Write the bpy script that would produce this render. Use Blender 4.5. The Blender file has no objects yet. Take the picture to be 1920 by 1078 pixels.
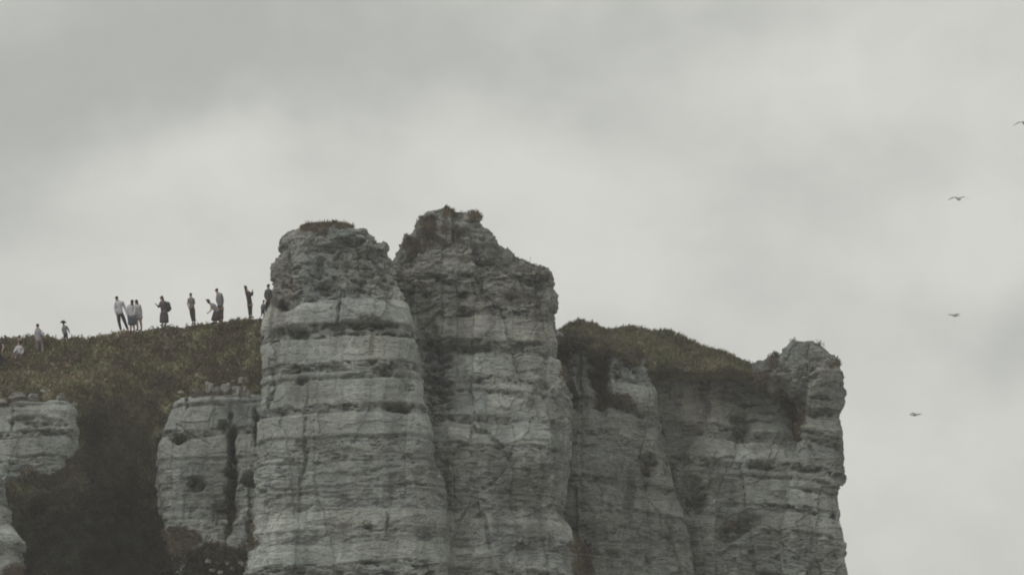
import bpy, math, random
import numpy as np
from math import radians, sin, cos, pi

random.seed(7)
RNG = np.random.default_rng(7)
scn = bpy.context.scene
COL = scn.collection

# ------------------------------------------------------------------ camera
TH = radians(13.0)
CT, ST = cos(TH), sin(TH)
CAMZ = 2.0
FPX = 10140.0
cam_d = bpy.data.cameras.new('camera')
cam_d.sensor_width = 36.0
cam_d.lens = 36.0 * FPX / 1920.0
cam_d.clip_start = 0.5
cam_d.clip_end = 20000
cam = bpy.data.objects.new('camera', cam_d)
cam.location = (0, 0, CAMZ)
cam.rotation_euler = (pi / 2 + TH, 0, 0)
COL.objects.link(cam)
scn.camera = cam


def P(px, py, Y):
    """world point at distance Y seen at photo position (px, py)"""
    u = (np.asarray(px, float) - 960) / FPX
    v = (539 - np.asarray(py, float)) / FPX
    t = Y / (CT - v * ST)
    return np.stack(np.broadcast_arrays(t * u, np.asarray(Y, float) + 0 * u, CAMZ + t * (ST + v * CT)), -1)


def proj(V):
    dz = V[..., 2] - CAMZ
    d = V[..., 1] * CT + dz * ST
    up = -V[..., 1] * ST + dz * CT
    return 960 + FPX * V[..., 0] / d, 539 - FPX * up / d


# ------------------------------------------------------------------ world
SUN_DIR = np.array((-0.62, -0.42, 0.80)); SUN_DIR /= np.linalg.norm(SUN_DIR)
SUN_EL = math.asin(SUN_DIR[2]); SUN_AZ = math.atan2(SUN_DIR[0], SUN_DIR[1])
world = bpy.data.worlds.new('World')
scn.world = world
world.use_nodes = True
nt = world.node_tree
nt.nodes.clear()
L = nt.links


def nd(t, **kw):
    n = nt.nodes.new(t)
    for k, v in kw.items():
        setattr(n, k, v)
    return n


def wmath(op, a, b=None, clamp=False):
    n = nd('ShaderNodeMath', operation=op)
    n.use_clamp = clamp
    for i, q in enumerate((a, b)):
        if q is None:
            continue
        if isinstance(q, (int, float)):
            n.inputs[i].default_value = q
        else:
            L.new(q, n.inputs[i])
    return n.outputs[0]


out = nd('ShaderNodeOutputWorld')
bgn = nd('ShaderNodeBackground')
bgn.inputs[1].default_value = 1.0
skyt = nd('ShaderNodeTexSky', sky_type='NISHITA')
skyt.sun_disc = False
skyt.sun_elevation = SUN_EL
skyt.sun_rotation = SUN_AZ
tc = nd('ShaderNodeTexCoord')
DIRV = tc.outputs['Generated']
# slow warp of the direction so that cloud edges wander
wn = nd('ShaderNodeTexNoise'); wn.inputs['Scale'].default_value = 22; wn.inputs['Detail'].default_value = 4
L.new(DIRV, wn.inputs['Vector'])
wsub = nd('ShaderNodeVectorMath', operation='SUBTRACT'); wsub.inputs[1].default_value = (.5, .5, .5)
L.new(wn.outputs['Color'], wsub.inputs[0])
wsc = nd('ShaderNodeVectorMath', operation='SCALE'); wsc.inputs['Scale'].default_value = 0.030
L.new(wsub.outputs[0], wsc.inputs[0])
wad = nd('ShaderNodeVectorMath', operation='ADD')
L.new(DIRV, wad.inputs[0]); L.new(wsc.outputs[0], wad.inputs[1])
WD = wad.outputs[0]
n1 = nd('ShaderNodeTexNoise'); n1.inputs['Scale'].default_value = 26; n1.inputs['Detail'].default_value = 7; n1.inputs['Roughness'].default_value = .56
mp = nd('ShaderNodeMapping'); mp.inputs['Scale'].default_value = (0.75, 1, 1.5)
L.new(DIRV, mp.inputs['Vector']); L.new(mp.outputs[0], n1.inputs['Vector'])
n2 = nd('ShaderNodeTexNoise'); n2.inputs['Scale'].default_value = 3.0; n2.inputs['Detail'].default_value = 3
L.new(DIRV, n2.inputs['Vector'])
val = wmath('ADD', wmath('MULTIPLY', wmath('SUBTRACT', n1.outputs['Fac'], .5), 2.0),
            wmath('MULTIPLY', wmath('SUBTRACT', n2.outputs['Fac'], .5), 0.5))
# cloud masses: (px, py, rx, ry, amount) -> directions
for (bx, by, rx, ry, am) in [
        (120, 150, 420, 210, -1.15), (20, 320, 230, 130, -.75), (560, 130, 430, 190, -.55), (860, 30, 420, 130, -.5),
        (1330, 340, 330, 260, -.30), (1640, 620, 300, 240, -.12), (1900, 590, 190, 130, -.45), (1420, 40, 420, 140, -.15),
        (290, 320, 230, 80, 1.1), (620, 480, 480, 160, .42), (970, 320, 150, 70, .6), (1140, 430, 190, 130, .4),
        (1580, 170, 170, 100, .75), (1820, 420, 110, 90, 1.1), (1900, 180, 170, 110, .35), (1660, 480, 170, 110, .2),
        (1120, 580, 220, 100, .35), (60, 540, 260, 100, .1), (1780, 900, 330, 230, .28), (640, 300, 260, 110, .12)]:
    u, v = (bx - 960) / FPX, (539 - by) / FPX
    d = np.array((u, CT - v * ST, ST + v * CT)); d /= np.linalg.norm(d)
    s = nd('ShaderNodeVectorMath', operation='SUBTRACT'); s.inputs[1].default_value = d
    L.new(WD, s.inputs[0])
    m = nd('ShaderNodeVectorMath', operation='MULTIPLY'); m.inputs[1].default_value = (FPX / rx, FPX / rx, FPX / ry)
    L.new(s.outputs[0], m.inputs[0])
    ln = nd('ShaderNodeVectorMath', operation='LENGTH'); L.new(m.outputs[0], ln.inputs[0])
    g = wmath('EXPONENT', wmath('MULTIPLY', wmath('POWER', ln.outputs['Value'], 2.0), -1.0))
    val = wmath('ADD', val, wmath('MULTIPLY', g, am))
n3 = nd('ShaderNodeTexNoise'); n3.inputs['Scale'].default_value = 75; n3.inputs['Detail'].default_value = 4
L.new(WD, n3.inputs['Vector'])
val = wmath('ADD', val, wmath('MULTIPLY', wmath('SUBTRACT', n3.outputs['Fac'], .5), .85))
cr = nd('ShaderNodeValToRGB')
cr.color_ramp.interpolation = 'B_SPLINE'
els = cr.color_ramp.elements
els[0].position = 0.0; els[0].color = (.46, .472, .440, 1)
els[1].position = 1.0; els[1].color = (.77, .76, .71, 1)
e = els.new(.33); e.color = (.55, .558, .520, 1)
e = els.new(.6); e.color = (.635, .637, .590, 1)
L.new(wmath('ADD', wmath("MULTIPLY", val, .50), .69, True), cr.inputs[0])
mix = nd('ShaderNodeMixRGB'); mix.inputs[0].default_value = .94
skm = nd('ShaderNodeVectorMath', operation='SCALE'); skm.inputs['Scale'].default_value = .10
L.new(skyt.outputs[0], skm.inputs[0])
L.new(skm.outputs[0], mix.inputs[1]); L.new(cr.outputs[0], mix.inputs[2])
L.new(mix.outputs[0], bgn.inputs[0]); L.new(bgn.outputs[0], out.inputs[0])

sd = bpy.data.lights.new('sun', 'SUN')
sd.energy = 0.8
sd.angle = radians(20)
sd.color = (1, .965, .91)
sun = bpy.data.objects.new('sun', sd)
from mathutils import Vector, Matrix
sun.rotation_euler = Vector(SUN_DIR).to_track_quat('Z', 'Y').to_euler()
sun.location = (-60, 100, 150)
COL.objects.link(sun)

scn.view_settings.view_transform = 'Standard'
scn.view_settings.look = 'None'
scn.view_settings.exposure = 0
scn.view_settings.gamma = 1
scn.view_settings.use_curve_mapping = False
scn.cycles.filter_width = 1.9
scn.cycles.max_bounces = 5


# ------------------------------------------------------------------ noise
def _hash(ix, iy, iz, seed):
    h = (ix.astype(np.int64) * 374761393 + iy.astype(np.int64) * 668265263 + iz.astype(np.int64) * 2147483647 + seed * 974634777) & 0xFFFFFFFF
    h = ((h ^ (h >> 13)) * 1274126177) & 0xFFFFFFFF
    h = ((h ^ (h >> 15)) * 2246822519) & 0xFFFFFFFF
    return (h ^ (h >> 16)) & 0xFFFFFFFF


def vnoise(x, y, z, seed=0):
    """smooth lattice noise in about -1..1"""
    x, y, z = np.broadcast_arrays(x, y, z)
    x0, y0, z0 = np.floor(x), np.floor(y), np.floor(z)
    fx, fy, fz = x - x0, y - y0, z - z0
    ux, uy, uz = (f * f * f * (f * (f * 6 - 15) + 10) for f in (fx, fy, fz))
    G = 0
    for dx in (0, 1):
        wx = ux if dx else 1 - ux
        for dy in (0, 1):
            wy = uy if dy else 1 - uy
            for dz in (0, 1):
                wz = uz if dz else 1 - uz
                h = _hash(x0 + dx, y0 + dy, z0 + dz, seed)
                gx = ((h & 1023) / 511.5 - 1); gy = (((h >> 10) & 1023) / 511.5 - 1); gz = (((h >> 20) & 1023) / 511.5 - 1)
                G = G + wx * wy * wz * (gx * (fx - dx) + gy * (fy - dy) + gz * (fz - dz))
    return G * 1.5


def fbm(V, f, octv=4, seed=0, fz=None, gain=.5):
    fz = f if fz is None else fz
    a, s, t = 1.0, 0, 0
    for o in range(octv):
        s = s + a * vnoise(V[..., 0] * f, V[..., 1] * f, V[..., 2] * fz, seed + o * 17)
        t += a; a *= gain; f *= 2.03; fz *= 2.03
    return s / t * 1.6


def worley(V, f, fz, seed):
    """F1, F2 and the id of the nearest cell"""
    x, y, z = V[..., 0] * f, V[..., 1] * f, V[..., 2] * fz
    x0, y0, z0 = np.floor(x), np.floor(y), np.floor(z)
    f1 = np.full(x.shape, 9.0); f2 = np.full(x.shape, 9.0); cid = np.zeros(x.shape)
    for dx in (-1, 0, 1):
        for dy in (-1, 0, 1):
            for dz in (-1, 0, 1):
                h = _hash(x0 + dx, y0 + dy, z0 + dz, seed)
                px = x0 + dx + .15 + .7 * (h & 1023) / 1023; py = y0 + dy + .15 + .7 * ((h >> 10) & 1023) / 1023
                pz = z0 + dz + .15 + .7 * ((h >> 20) & 1023) / 1023
                d = (px - x) ** 2 + (py - y) ** 2 + (pz - z) ** 2
                nearer = d < f1
                f2 = np.where(nearer, f1, np.minimum(f2, d))
                cid = np.where(nearer, ((h >> 5) & 4095) / 4095.0, cid)
                f1 = np.where(nearer, d, f1)
    return np.sqrt(f1), np.sqrt(f2), cid


def sst(a, b, x):
    t = np.clip((x - a) / (b - a), 0, 1)
    return t * t * (3 - 2 * t)


# ------------------------------------------------------------------ helpers for objects
def tag(o, label=None, cat=None, group=None, kind=None):
    if label: o['label'] = label
    if cat: o['category'] = cat
    if group: o['group'] = group
    if kind: o['kind'] = kind
    return o


def link(name, data, mat=None, parent=None):
    o = bpy.data.objects.new(name, data)
    COL.objects.link(o)
    if mat is not None and data is not None:
        data.materials.append(mat)
    if parent is not None:
        o.parent = parent
    return o


def mesh_np(name, V, F, smooth=True, cols=None):
    """V (n,3); F list of (k, array(m,k))"""
    me = bpy.data.meshes.new(name)
    V = np.ascontiguousarray(V, np.float32).reshape(-1, 3)
    me.vertices.add(len(V)); me.vertices.foreach_set('co', V.ravel())
    nl = sum(f.size for f in F); npol = sum(len(f) for f in F)
    me.loops.add(nl); me.polygons.add(npol)
    me.loops.foreach_set('vertex_index', np.concatenate([f.ravel() for f in F]).astype(np.int32))
    tot = np.concatenate([np.full(len(f), f.shape[1]) for f in F])
    st = np.concatenate([[0], np.cumsum(tot)[:-1]]).astype(np.int32)
    me.polygons.foreach_set('loop_start', st)
    me.polygons.foreach_set('loop_total', tot.astype(np.int32))
    me.polygons.foreach_set('use_smooth', np.full(npol, smooth))
    me.update(calc_edges=True)
    if cols is not None:
        a = me.color_attributes.new('tint', 'FLOAT_COLOR', 'POINT')
        c = np.ones((len(V), 4), np.float32); c[:, :3] = cols.reshape(-1, 3)
        a.data.foreach_set('color', c.ravel())
    return me


def grid_faces(nr, nc, wrap=False, flip=False):
    r = np.arange(nr - 1)[:, None]; c = np.arange(nc if wrap else nc - 1)[None]
    c1 = (c + 1) % nc
    q = np.stack([r * nc + c, r * nc + c1, (r + 1) * nc + c1, (r + 1) * nc + c], -1).reshape(-1, 4)
    return q[:, ::-1] if flip else q


# ------------------------------------------------------------------ materials
def mat(name, build):
    m = bpy.data.materials.new(name); m.use_nodes = True
    t = m.node_tree; b = t.nodes['Principled BSDF']
    b.inputs['Specular IOR Level'].default_value = .25
    b.inputs['Roughness'].default_value = .9
    build(t, b)
    return m


def tnode(t, ty, ins=None, **kw):
    n = t.nodes.new(ty)
    for k, v in kw.items(): setattr(n, k, v)
    for k, v in (ins or {}).items():
        if hasattr(v, 'node'): t.links.new(v, n.inputs[k])
        else: n.inputs[k].default_value = v
    return n


def noise_map(t, scale, vec=(1, 1, 1), detail=5, rough=.6):
    co = tnode(t, 'ShaderNodeNewGeometry')
    m = tnode(t, 'ShaderNodeMapping', {'Vector': co.outputs['Position'], 'Scale': vec})
    return tnode(t, 'ShaderNodeTexNoise', {'Vector': m.outputs[0], 'Scale': scale, 'Detail': detail, 'Roughness': rough})


def ramp(t, fac, stops):
    r = t.nodes.new('ShaderNodeValToRGB')
    e = r.color_ramp.elements
    e[0].position, e[0].color = stops[0][0], (*stops[0][1], 1)
    e[1].position, e[1].color = stops[-1][0], (*stops[-1][1], 1)
    for p, c in stops[1:-1]:
        k = e.new(p); k.color = (*c, 1)
    t.links.new(fac, r.inputs[0])
    return r.outputs[0]


def mixc(t, fac, a, b, mode='MIX'):
    n = t.nodes.new('ShaderNodeMixRGB'); n.blend_type = mode
    for i, v in enumerate((fac, a, b)):
        if hasattr(v, 'node'): t.links.new(v, n.inputs[i])
        elif isinstance(v, (int, float)): n.inputs[i].default_value = v
        else: n.inputs[i].default_value = (*v, 1)
    return n.outputs[0]


def build_rock(t, b):
    at = tnode(t, 'ShaderNodeVertexColor', layer_name='tint')
    a = noise_map(t, 2.2, (1, 1, 4.5), 7, .7)
    a2 = noise_map(t, 7.0, (1, 1, 1.8), 6, .7)
    g = ramp(t, a.outputs['Fac'], [(.28, (.50, .50, .52)), (.48, (1, 1, 1)), (.75, (1.2, 1.2, 1.18))])
    g2 = ramp(t, a2.outputs['Fac'], [(.30, (.52, .53, .56)), (.46, (.92, .92, .93)), (.55, (1.04, 1.04, 1.03)), (.8, (1.2, 1.2, 1.17))])
    c = mixc(t, 1.0, at.outputs[0], g, 'MULTIPLY')
    c = mixc(t, 1.0, c, g2, 'MULTIPLY')
    # rain streaks running down the faces
    s = noise_map(t, 1.6, (2.2, 2.2, .22), 4, .6)
    g3 = ramp(t, s.outputs['Fac'], [(.35, (.80, .80, .80)), (.5, (1, 1, 1)), (1, (1.05, 1.05, 1.05))])
    c = mixc(t, .8, c, g3, 'MULTIPLY')
    t.links.new(c, b.inputs['Base Color'])
    bm = tnode(t, 'ShaderNodeBump', {'Strength': .8, 'Distance': .07, 'Height': a2.outputs['Fac']})
    bm2 = tnode(t, 'ShaderNodeBump', {'Strength': .7, 'Distance': .10, 'Height': a.outputs['Fac'], 'Normal': bm.outputs[0]})
    t.links.new(bm2.outputs[0], b.inputs['Normal'])


def build_soil(t, b):
    at = tnode(t, 'ShaderNodeVertexColor', layer_name='tint')
    a = noise_map(t, 3.0, (1, 1, 1), 6, .7)
    g = ramp(t, a.outputs['Fac'], [(.3, (.6, .6, .6)), (.5, (1, 1, 1)), (.75, (1.3, 1.28, 1.2))])
    t.links.new(mixc(t, 1.0, at.outputs[0], g, 'MULTIPLY'), b.inputs['Base Color'])
    bm = tnode(t, 'ShaderNodeBump', {'Strength': .8, 'Distance': .12, 'Height': a.outputs['Fac']})
    t.links.new(bm.outputs[0], b.inputs['Normal'])


def build_leaf(t, b):
    at = tnode(t, 'ShaderNodeVertexColor', layer_name='tint')
    a = noise_map(t, 1.2, (1, 1, 1), 3)
    g = ramp(t, a.outputs['Fac'], [(.3, (.8, .8, .8)), (.7, (1.15, 1.12, 1.05))])
    t.links.new(mixc(t, 1.0, at.outputs[0], g, 'MULTIPLY'), b.inputs['Base Color'])
    b.inputs['Roughness'].default_value = .8


M_ROCK = mat('chalk', build_rock)
M_SOIL = mat('turf', build_soil)
M_LEAF = mat('leaf', build_leaf)


def plain(name, rgb, rough=.85, var=.12, scale=14):
    def bld(t, b):
        a = noise_map(t, scale, (1, 1, 1), 4)
        lo = tuple(c * (1 - var) for c in rgb); hi = tuple(c * (1 + var) for c in rgb)
        t.links.new(ramp(t, a.outputs['Fac'], [(.3, lo), (.7, hi)]), b.inputs['Base Color'])
        b.inputs['Roughness'].default_value = rough
        bm = tnode(t, 'ShaderNodeBump', {'Strength': .3, 'Distance': .01, 'Height': a.outputs['Fac']})
        t.links.new(bm.outputs[0], b.inputs['Normal'])
    return mat(name, bld)


# ------------------------------------------------------------------ stratigraphy
# beds read off the left buttress (photo rows at its front, 250 m away)
def zrow(py, Y=251.6):
    return float(P(640, py, Y)[2])


#        row_top, row_bottom, kind
BEDS = [(380, 448, 'B'), (448, 452, 'G'), (452, 480, 'B'), (480, 555, 'N'), (555, 599, 'S'), (599, 626, 'H'), (626, 672, 'S'),
        (672, 690, 'N'), (690, 699, 'S'), (699, 706, 'G'), (706, 752, 'S'), (752, 764, 'N'), (764, 768, 'G'), (768, 808, 'S'), (808, 816, 'G'),
        (816, 856, 'F'), (856, 860, 'G'), (860, 905, 'F'), (905, 910, 'G'), (910, 952, 'F'), (952, 984, 'S'), (984, 1012, 'F'), (1012, 1048, 'S'), (1048, 1085, 'N'),
        (1085, 1130, 'F')]
KIND = {  # off, block, fine, pit, rough, bright, flint
    'B': (.02, .45, .5, .35, .6, .80, .2),
    'N': (-.03, .30, .6, 1.0, .9, .79, 1.),
    'S': (.045, .02, .12, .06, .18, 1.04, .03),
    'H': (-.12, .15, .6, .9, .8, .72, .9),
    'G': (-.12, .05, .3, .5, .5, .66, .8),
    'F': (.00, .08, .8, .5, .5, .84, .55)}
SG = np.arange(-10, 90, .01)
TAB = np.zeros((7, len(SG)))
rb = random.Random(3)
TAB[:] = np.array(KIND['F'])[:, None]
zz = zrow(1130)
while zz > -8:
    k = rb.choice('SFNFSNG'); h = {'S': 1.0, 'F': 1.3, 'N': .5, 'G': .18}[k] * rb.uniform(.6, 1.4)
    i = (SG <= zz) & (SG > zz - h); TAB[:, i] = np.array(KIND[k])[:, None]; zz -= h
for a, b_, k in BEDS:
    i = (SG <= zrow(a)) & (SG > zrow(b_)); TAB[:, i] = np.array(KIND[k])[:, None]
i = SG > zrow(380); TAB[:, i] = np.array(KIND['B'])[:, None]
ker = np.exp(-(np.arange(-12, 13) / 4.5) ** 2); ker /= ker.sum()
TAB = np.array([np.convolve(r, ker, 'same') for r in TAB])


def dipz(x):
    return np.interp(x, [-30, -5, 2, 16, 40], [1.2, 0, .30, 2.1, 4.0])


# carved hollows and bulges on the rock: (px, py, rx, ry, tilt, depth, owner)
CARVE = [
    (692, 607, 50, 10, 0, .75, 'A'), (560, 622, 22, 10, 10, .75, 'A'), (720, 697, 20, 8, 0, .8, 'A'), (666, 703, 22, 5, -8, .45, 'A'),
    (745, 764, 28, 8, 8, .7, 'A'), (565, 711, 12, 8, 0, .45, 'A'), (633, 580, 3, 26, 3, .45, 'A'), (527, 570, 14, 12, 0, .5, 'A'),
    (640, 470, 60, 5, -3, .25, 'A'), (600, 500, 12, 30, 0, .35, 'A'), (545, 565, 24, 9, -8, .5, 'A'), (612, 540, 18, 14, 0, .4, 'A'),
    (735, 505, 18, 10, 0, .3, 'A'), (545, 500, 7, 24, 4, .3, 'A'), (700, 468, 24, 7, 6, -.55, 'A'), (665, 446, 30, 6, 6, -.35, 'A'), (690, 484, 26, 5, 4, .4, 'A'), (1000, 514, 30, 4, 2, -.4, 'C'), (1000, 526, 34, 5, 2, .35, 'C'), (905, 478, 40, 4, 0, -.3, 'C'), (512, 745, 3, 26, 5, .35, 'A'), (760, 720, 18, 22, 0, .25, 'A'),
    (655, 455, 30, 9, 0, .45, 'A'), (625, 985, 40, 4, 0, .2, 'A'), (725, 980, 2.5, 16, 0, .3, 'A'), (570, 850, 4, 110, 3, .22, 'A'),
    (817, 712, 30, 84, 0, .9, 'C'), (800, 600, 18, 60, 0, .25, 'C'), (880, 655, 40, 10, 0, .45, 'C'), (955, 742, 40, 5, 8, .3, 'C'),
    (770, 480, 30, 5, -20, .4, 'C'), (840, 520, 70, 4, 0, .25, 'C'), (905, 490, 32, 4, 0, .25, 'C'), (868, 402, 16, 6, 0, .35, 'C'),
    (985, 560, 35, 20, 0, .3, 'C'), (838, 890, 10, 60, 0, .35, 'C'), (1000, 640, 20, 5, 0, .3, 'C'),
    (1122, 690, 15, 72, -4, 1.8, 'E'), (1054, 690, 10, 70, 0, 1.4, 'E'), (1175, 765, 60, 6, 14, .35, 'E'), (1215, 872, 16, 22, 10, .7, 'E'),
    (1072, 735, 10, 30, -12, 1.2, 'E'), (1090, 700, 4, 40, 0, .3, 'E'), (1180, 930, 10, 50, 0, .3, 'E'),
    (1385, 800, 16, 30, 0, .6, 'G'), (1385, 990, 45, 16, -20, .6, 'G'), (1300, 930, 24, 34, 0, .8, 'G'), (1265, 1075, 14, 14, 0, .5, 'G'),
    (1500, 782, 24, 70, -24, 1.5, 'G'), (1320, 740, 8, 50, 0, .4, 'G'), (1410, 790, 36, 3, 4, .25, 'G'),
    (1510, 705, 24, 4, 3, .25, 'I'), (1545, 775, 30, 8, 0, .5, 'I'), (1530, 920, 50, 4, 8, .3, 'I'), (1530, 1005, 50, 4, 8, .3, 'I'),
    (433, 892, 9, 98, 2, 1.9, 'L'), (470, 900, 16, 12, 0, 1.0, 'L'), (480, 800, 4, 30, 0, .8, 'L'), (367, 905, 19, 13, -30, .8, 'L'), (336, 823, 10, 10, 0, .5, 'L'),
    (400, 740, 2.5, 22, 0, .3, 'L'), (347, 752, 3, 14, 0, .35, 'L'), (420, 960, 26, 24, 0, .9, 'L'), (420, 795, 10, 8, 0, .8, 'L'), (380, 762, 40, 3, 3, .2, 'L'),
    (75, 790, 58, 9, 3, .45, 'K'), (75, 855, 60, 3, 2, .3, 'K'), (22, 790, 4, 25, 0, .4, 'K')]
# rock stains and tints, plus painted recess shade, lit faces and pink haze: (px, py, rx, ry, strength, colour multiplier)
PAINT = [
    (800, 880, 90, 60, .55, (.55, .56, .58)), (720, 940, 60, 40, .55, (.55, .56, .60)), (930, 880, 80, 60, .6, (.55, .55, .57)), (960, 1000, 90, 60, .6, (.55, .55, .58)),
    (1030, 850, 60, 80, .4, (.6, .6, .6)), (985, 780, 60, 30, .35, (.65, .65, .65)), (560, 735, 70, 30, .5, (.62, .61, .60)), (815, 715, 38, 90, .65, (.58, .58, .60)),  # last entry is stain with recess shade painted in
    (610, 440, 120, 30, .4, (.66, .62, .58)), (860, 430, 90, 50, .35, (.74, .66, .60)), (960, 560, 110, 80, .6, (.88, .76, .72)), (1320, 780, 70, 70, .5, (.92, .84, .80)), (800, 470, 60, 50, .5, (.86, .74, .68)), (525, 560, 26, 60, .5, (.92, .80, .74)), (1455, 715, 24, 26, .6, (1.1, .98, .88)), (830, 600, 60, 60, .42, (.66, .64, .63)),  # pinkish entries are ochre stain and painted haze; the pale one, a lit face
    (1140, 880, 90, 120, .45, (.62, .62, .64)), (1290, 760, 50, 90, .5, (.62, .60, .58)), (1300, 930, 50, 40, .6, (.55, .54, .55)), (1400, 980, 50, 30, .5, (.6, .58, .56)),  # second entry paints shade into the right hand recess
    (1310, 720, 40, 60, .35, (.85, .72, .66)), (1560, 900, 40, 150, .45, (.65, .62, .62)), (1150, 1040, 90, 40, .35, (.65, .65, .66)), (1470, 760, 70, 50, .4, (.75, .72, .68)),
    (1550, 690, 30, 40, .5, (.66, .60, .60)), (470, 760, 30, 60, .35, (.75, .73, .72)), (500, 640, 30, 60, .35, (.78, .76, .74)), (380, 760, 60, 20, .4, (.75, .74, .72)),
    (430, 880, 14, 110, .5, (.55, .54, .54)), (80, 810, 60, 20, .45, (.66, .64, .62)), (790, 520, 50, 60, .4, (.74, .68, .64)), (1250, 830, 30, 80, .4, (.62, .6, .58)),  # first and last entries paint shadow in the cleft and right recess
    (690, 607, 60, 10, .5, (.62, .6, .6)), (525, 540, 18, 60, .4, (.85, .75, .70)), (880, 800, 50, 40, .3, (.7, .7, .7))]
LIGHTP = [(700, 577, 90, 24, .25), (560, 590, 60, 22, .15), (650, 655, 120, 20, .15), (690, 730, 80, 24, .12), (930, 615, 90, 26, .2), (640, 790, 120, 20, .12), (560, 975, 80, 18, .15),  # paler rock; some entries paint the lit left rim and lit stack face
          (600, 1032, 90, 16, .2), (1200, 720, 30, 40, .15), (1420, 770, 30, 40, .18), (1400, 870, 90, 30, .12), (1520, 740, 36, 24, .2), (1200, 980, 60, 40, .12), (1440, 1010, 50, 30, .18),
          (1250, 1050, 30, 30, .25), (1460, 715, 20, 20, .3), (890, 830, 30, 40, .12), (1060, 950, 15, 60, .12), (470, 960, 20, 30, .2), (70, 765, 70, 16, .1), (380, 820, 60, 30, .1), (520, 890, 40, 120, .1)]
# growth on the rock: (px, py, rx, ry, amount)
GROWTH = [
    (600, 424, 62, 10, 1.), (650, 420, 34, 8, .9), (850, 404, 34, 9, .5), (805, 430, 22, 26, .7), (775, 460, 26, 20, .8), (845, 435, 40, 22, .5), (890, 410, 12, 10, .7),
    (757, 500, 18, 30, .45), (1000, 514, 28, 4, .4), (1124, 690, 12, 60, .9), (1052, 680, 9, 50, .9), (1075, 738, 7, 20, .8), (1085, 640, 50, 10, 1.), (1160, 645, 50, 14, 1.), (1150, 752, 40, 12, .7),
    (1195, 668, 40, 14, .8), (1235, 700, 22, 50, .5), (1300, 694, 90, 6, .5), (1385, 694, 40, 8, .6), (1436, 704, 18, 10, .8), (1478, 762, 17, 22, .85), (1502, 798, 16, 32, .8), (1452, 738, 14, 14, .8),
    (1515, 835, 10, 20, .6), (1490, 690, 8, 3, .1), (1450, 682, 14, 10, .8), (1500, 638, 28, 4, .6), (1560, 685, 12, 14, .6), (1215, 872, 12, 18, .6), (1385, 985, 34, 9, .5), (1095, 1060, 22, 45, 1.),
    (1075, 1020, 9, 30, .8), (468, 990, 14, 20, .8), (470, 1016, 22, 18, .9), (335, 1012, 46, 30, 1.), (400, 1042, 60, 26, 1.), (432, 975, 8, 26, .8), (1270, 745, 30, 8, .35), (1330, 760, 14, 20, .3), (440, 1060, 60, 20, .5), (335, 820, 10, 10, .8), (30, 1070, 40, 20, .7),
    (100, 744, 24, 9, .9), (10, 748, 18, 10, .9), (45, 742, 60, 5, .7), (135, 752, 16, 6, .8), (350, 738, 30, 7, .9), (470, 690, 14, 12, .35)]

GROW_PTS = []   # where plants root on the rock


def gauss(px, py, cx, cy, rx, ry, tilt=0, p=2.0):
    a = radians(tilt); dx, dy = px - cx, py - cy
    u = (dx * cos(a) + dy * sin(a)) / rx; v = (-dx * sin(a) + dy * cos(a)) / ry
    return np.exp(-(u * u + v * v) ** p)


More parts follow.
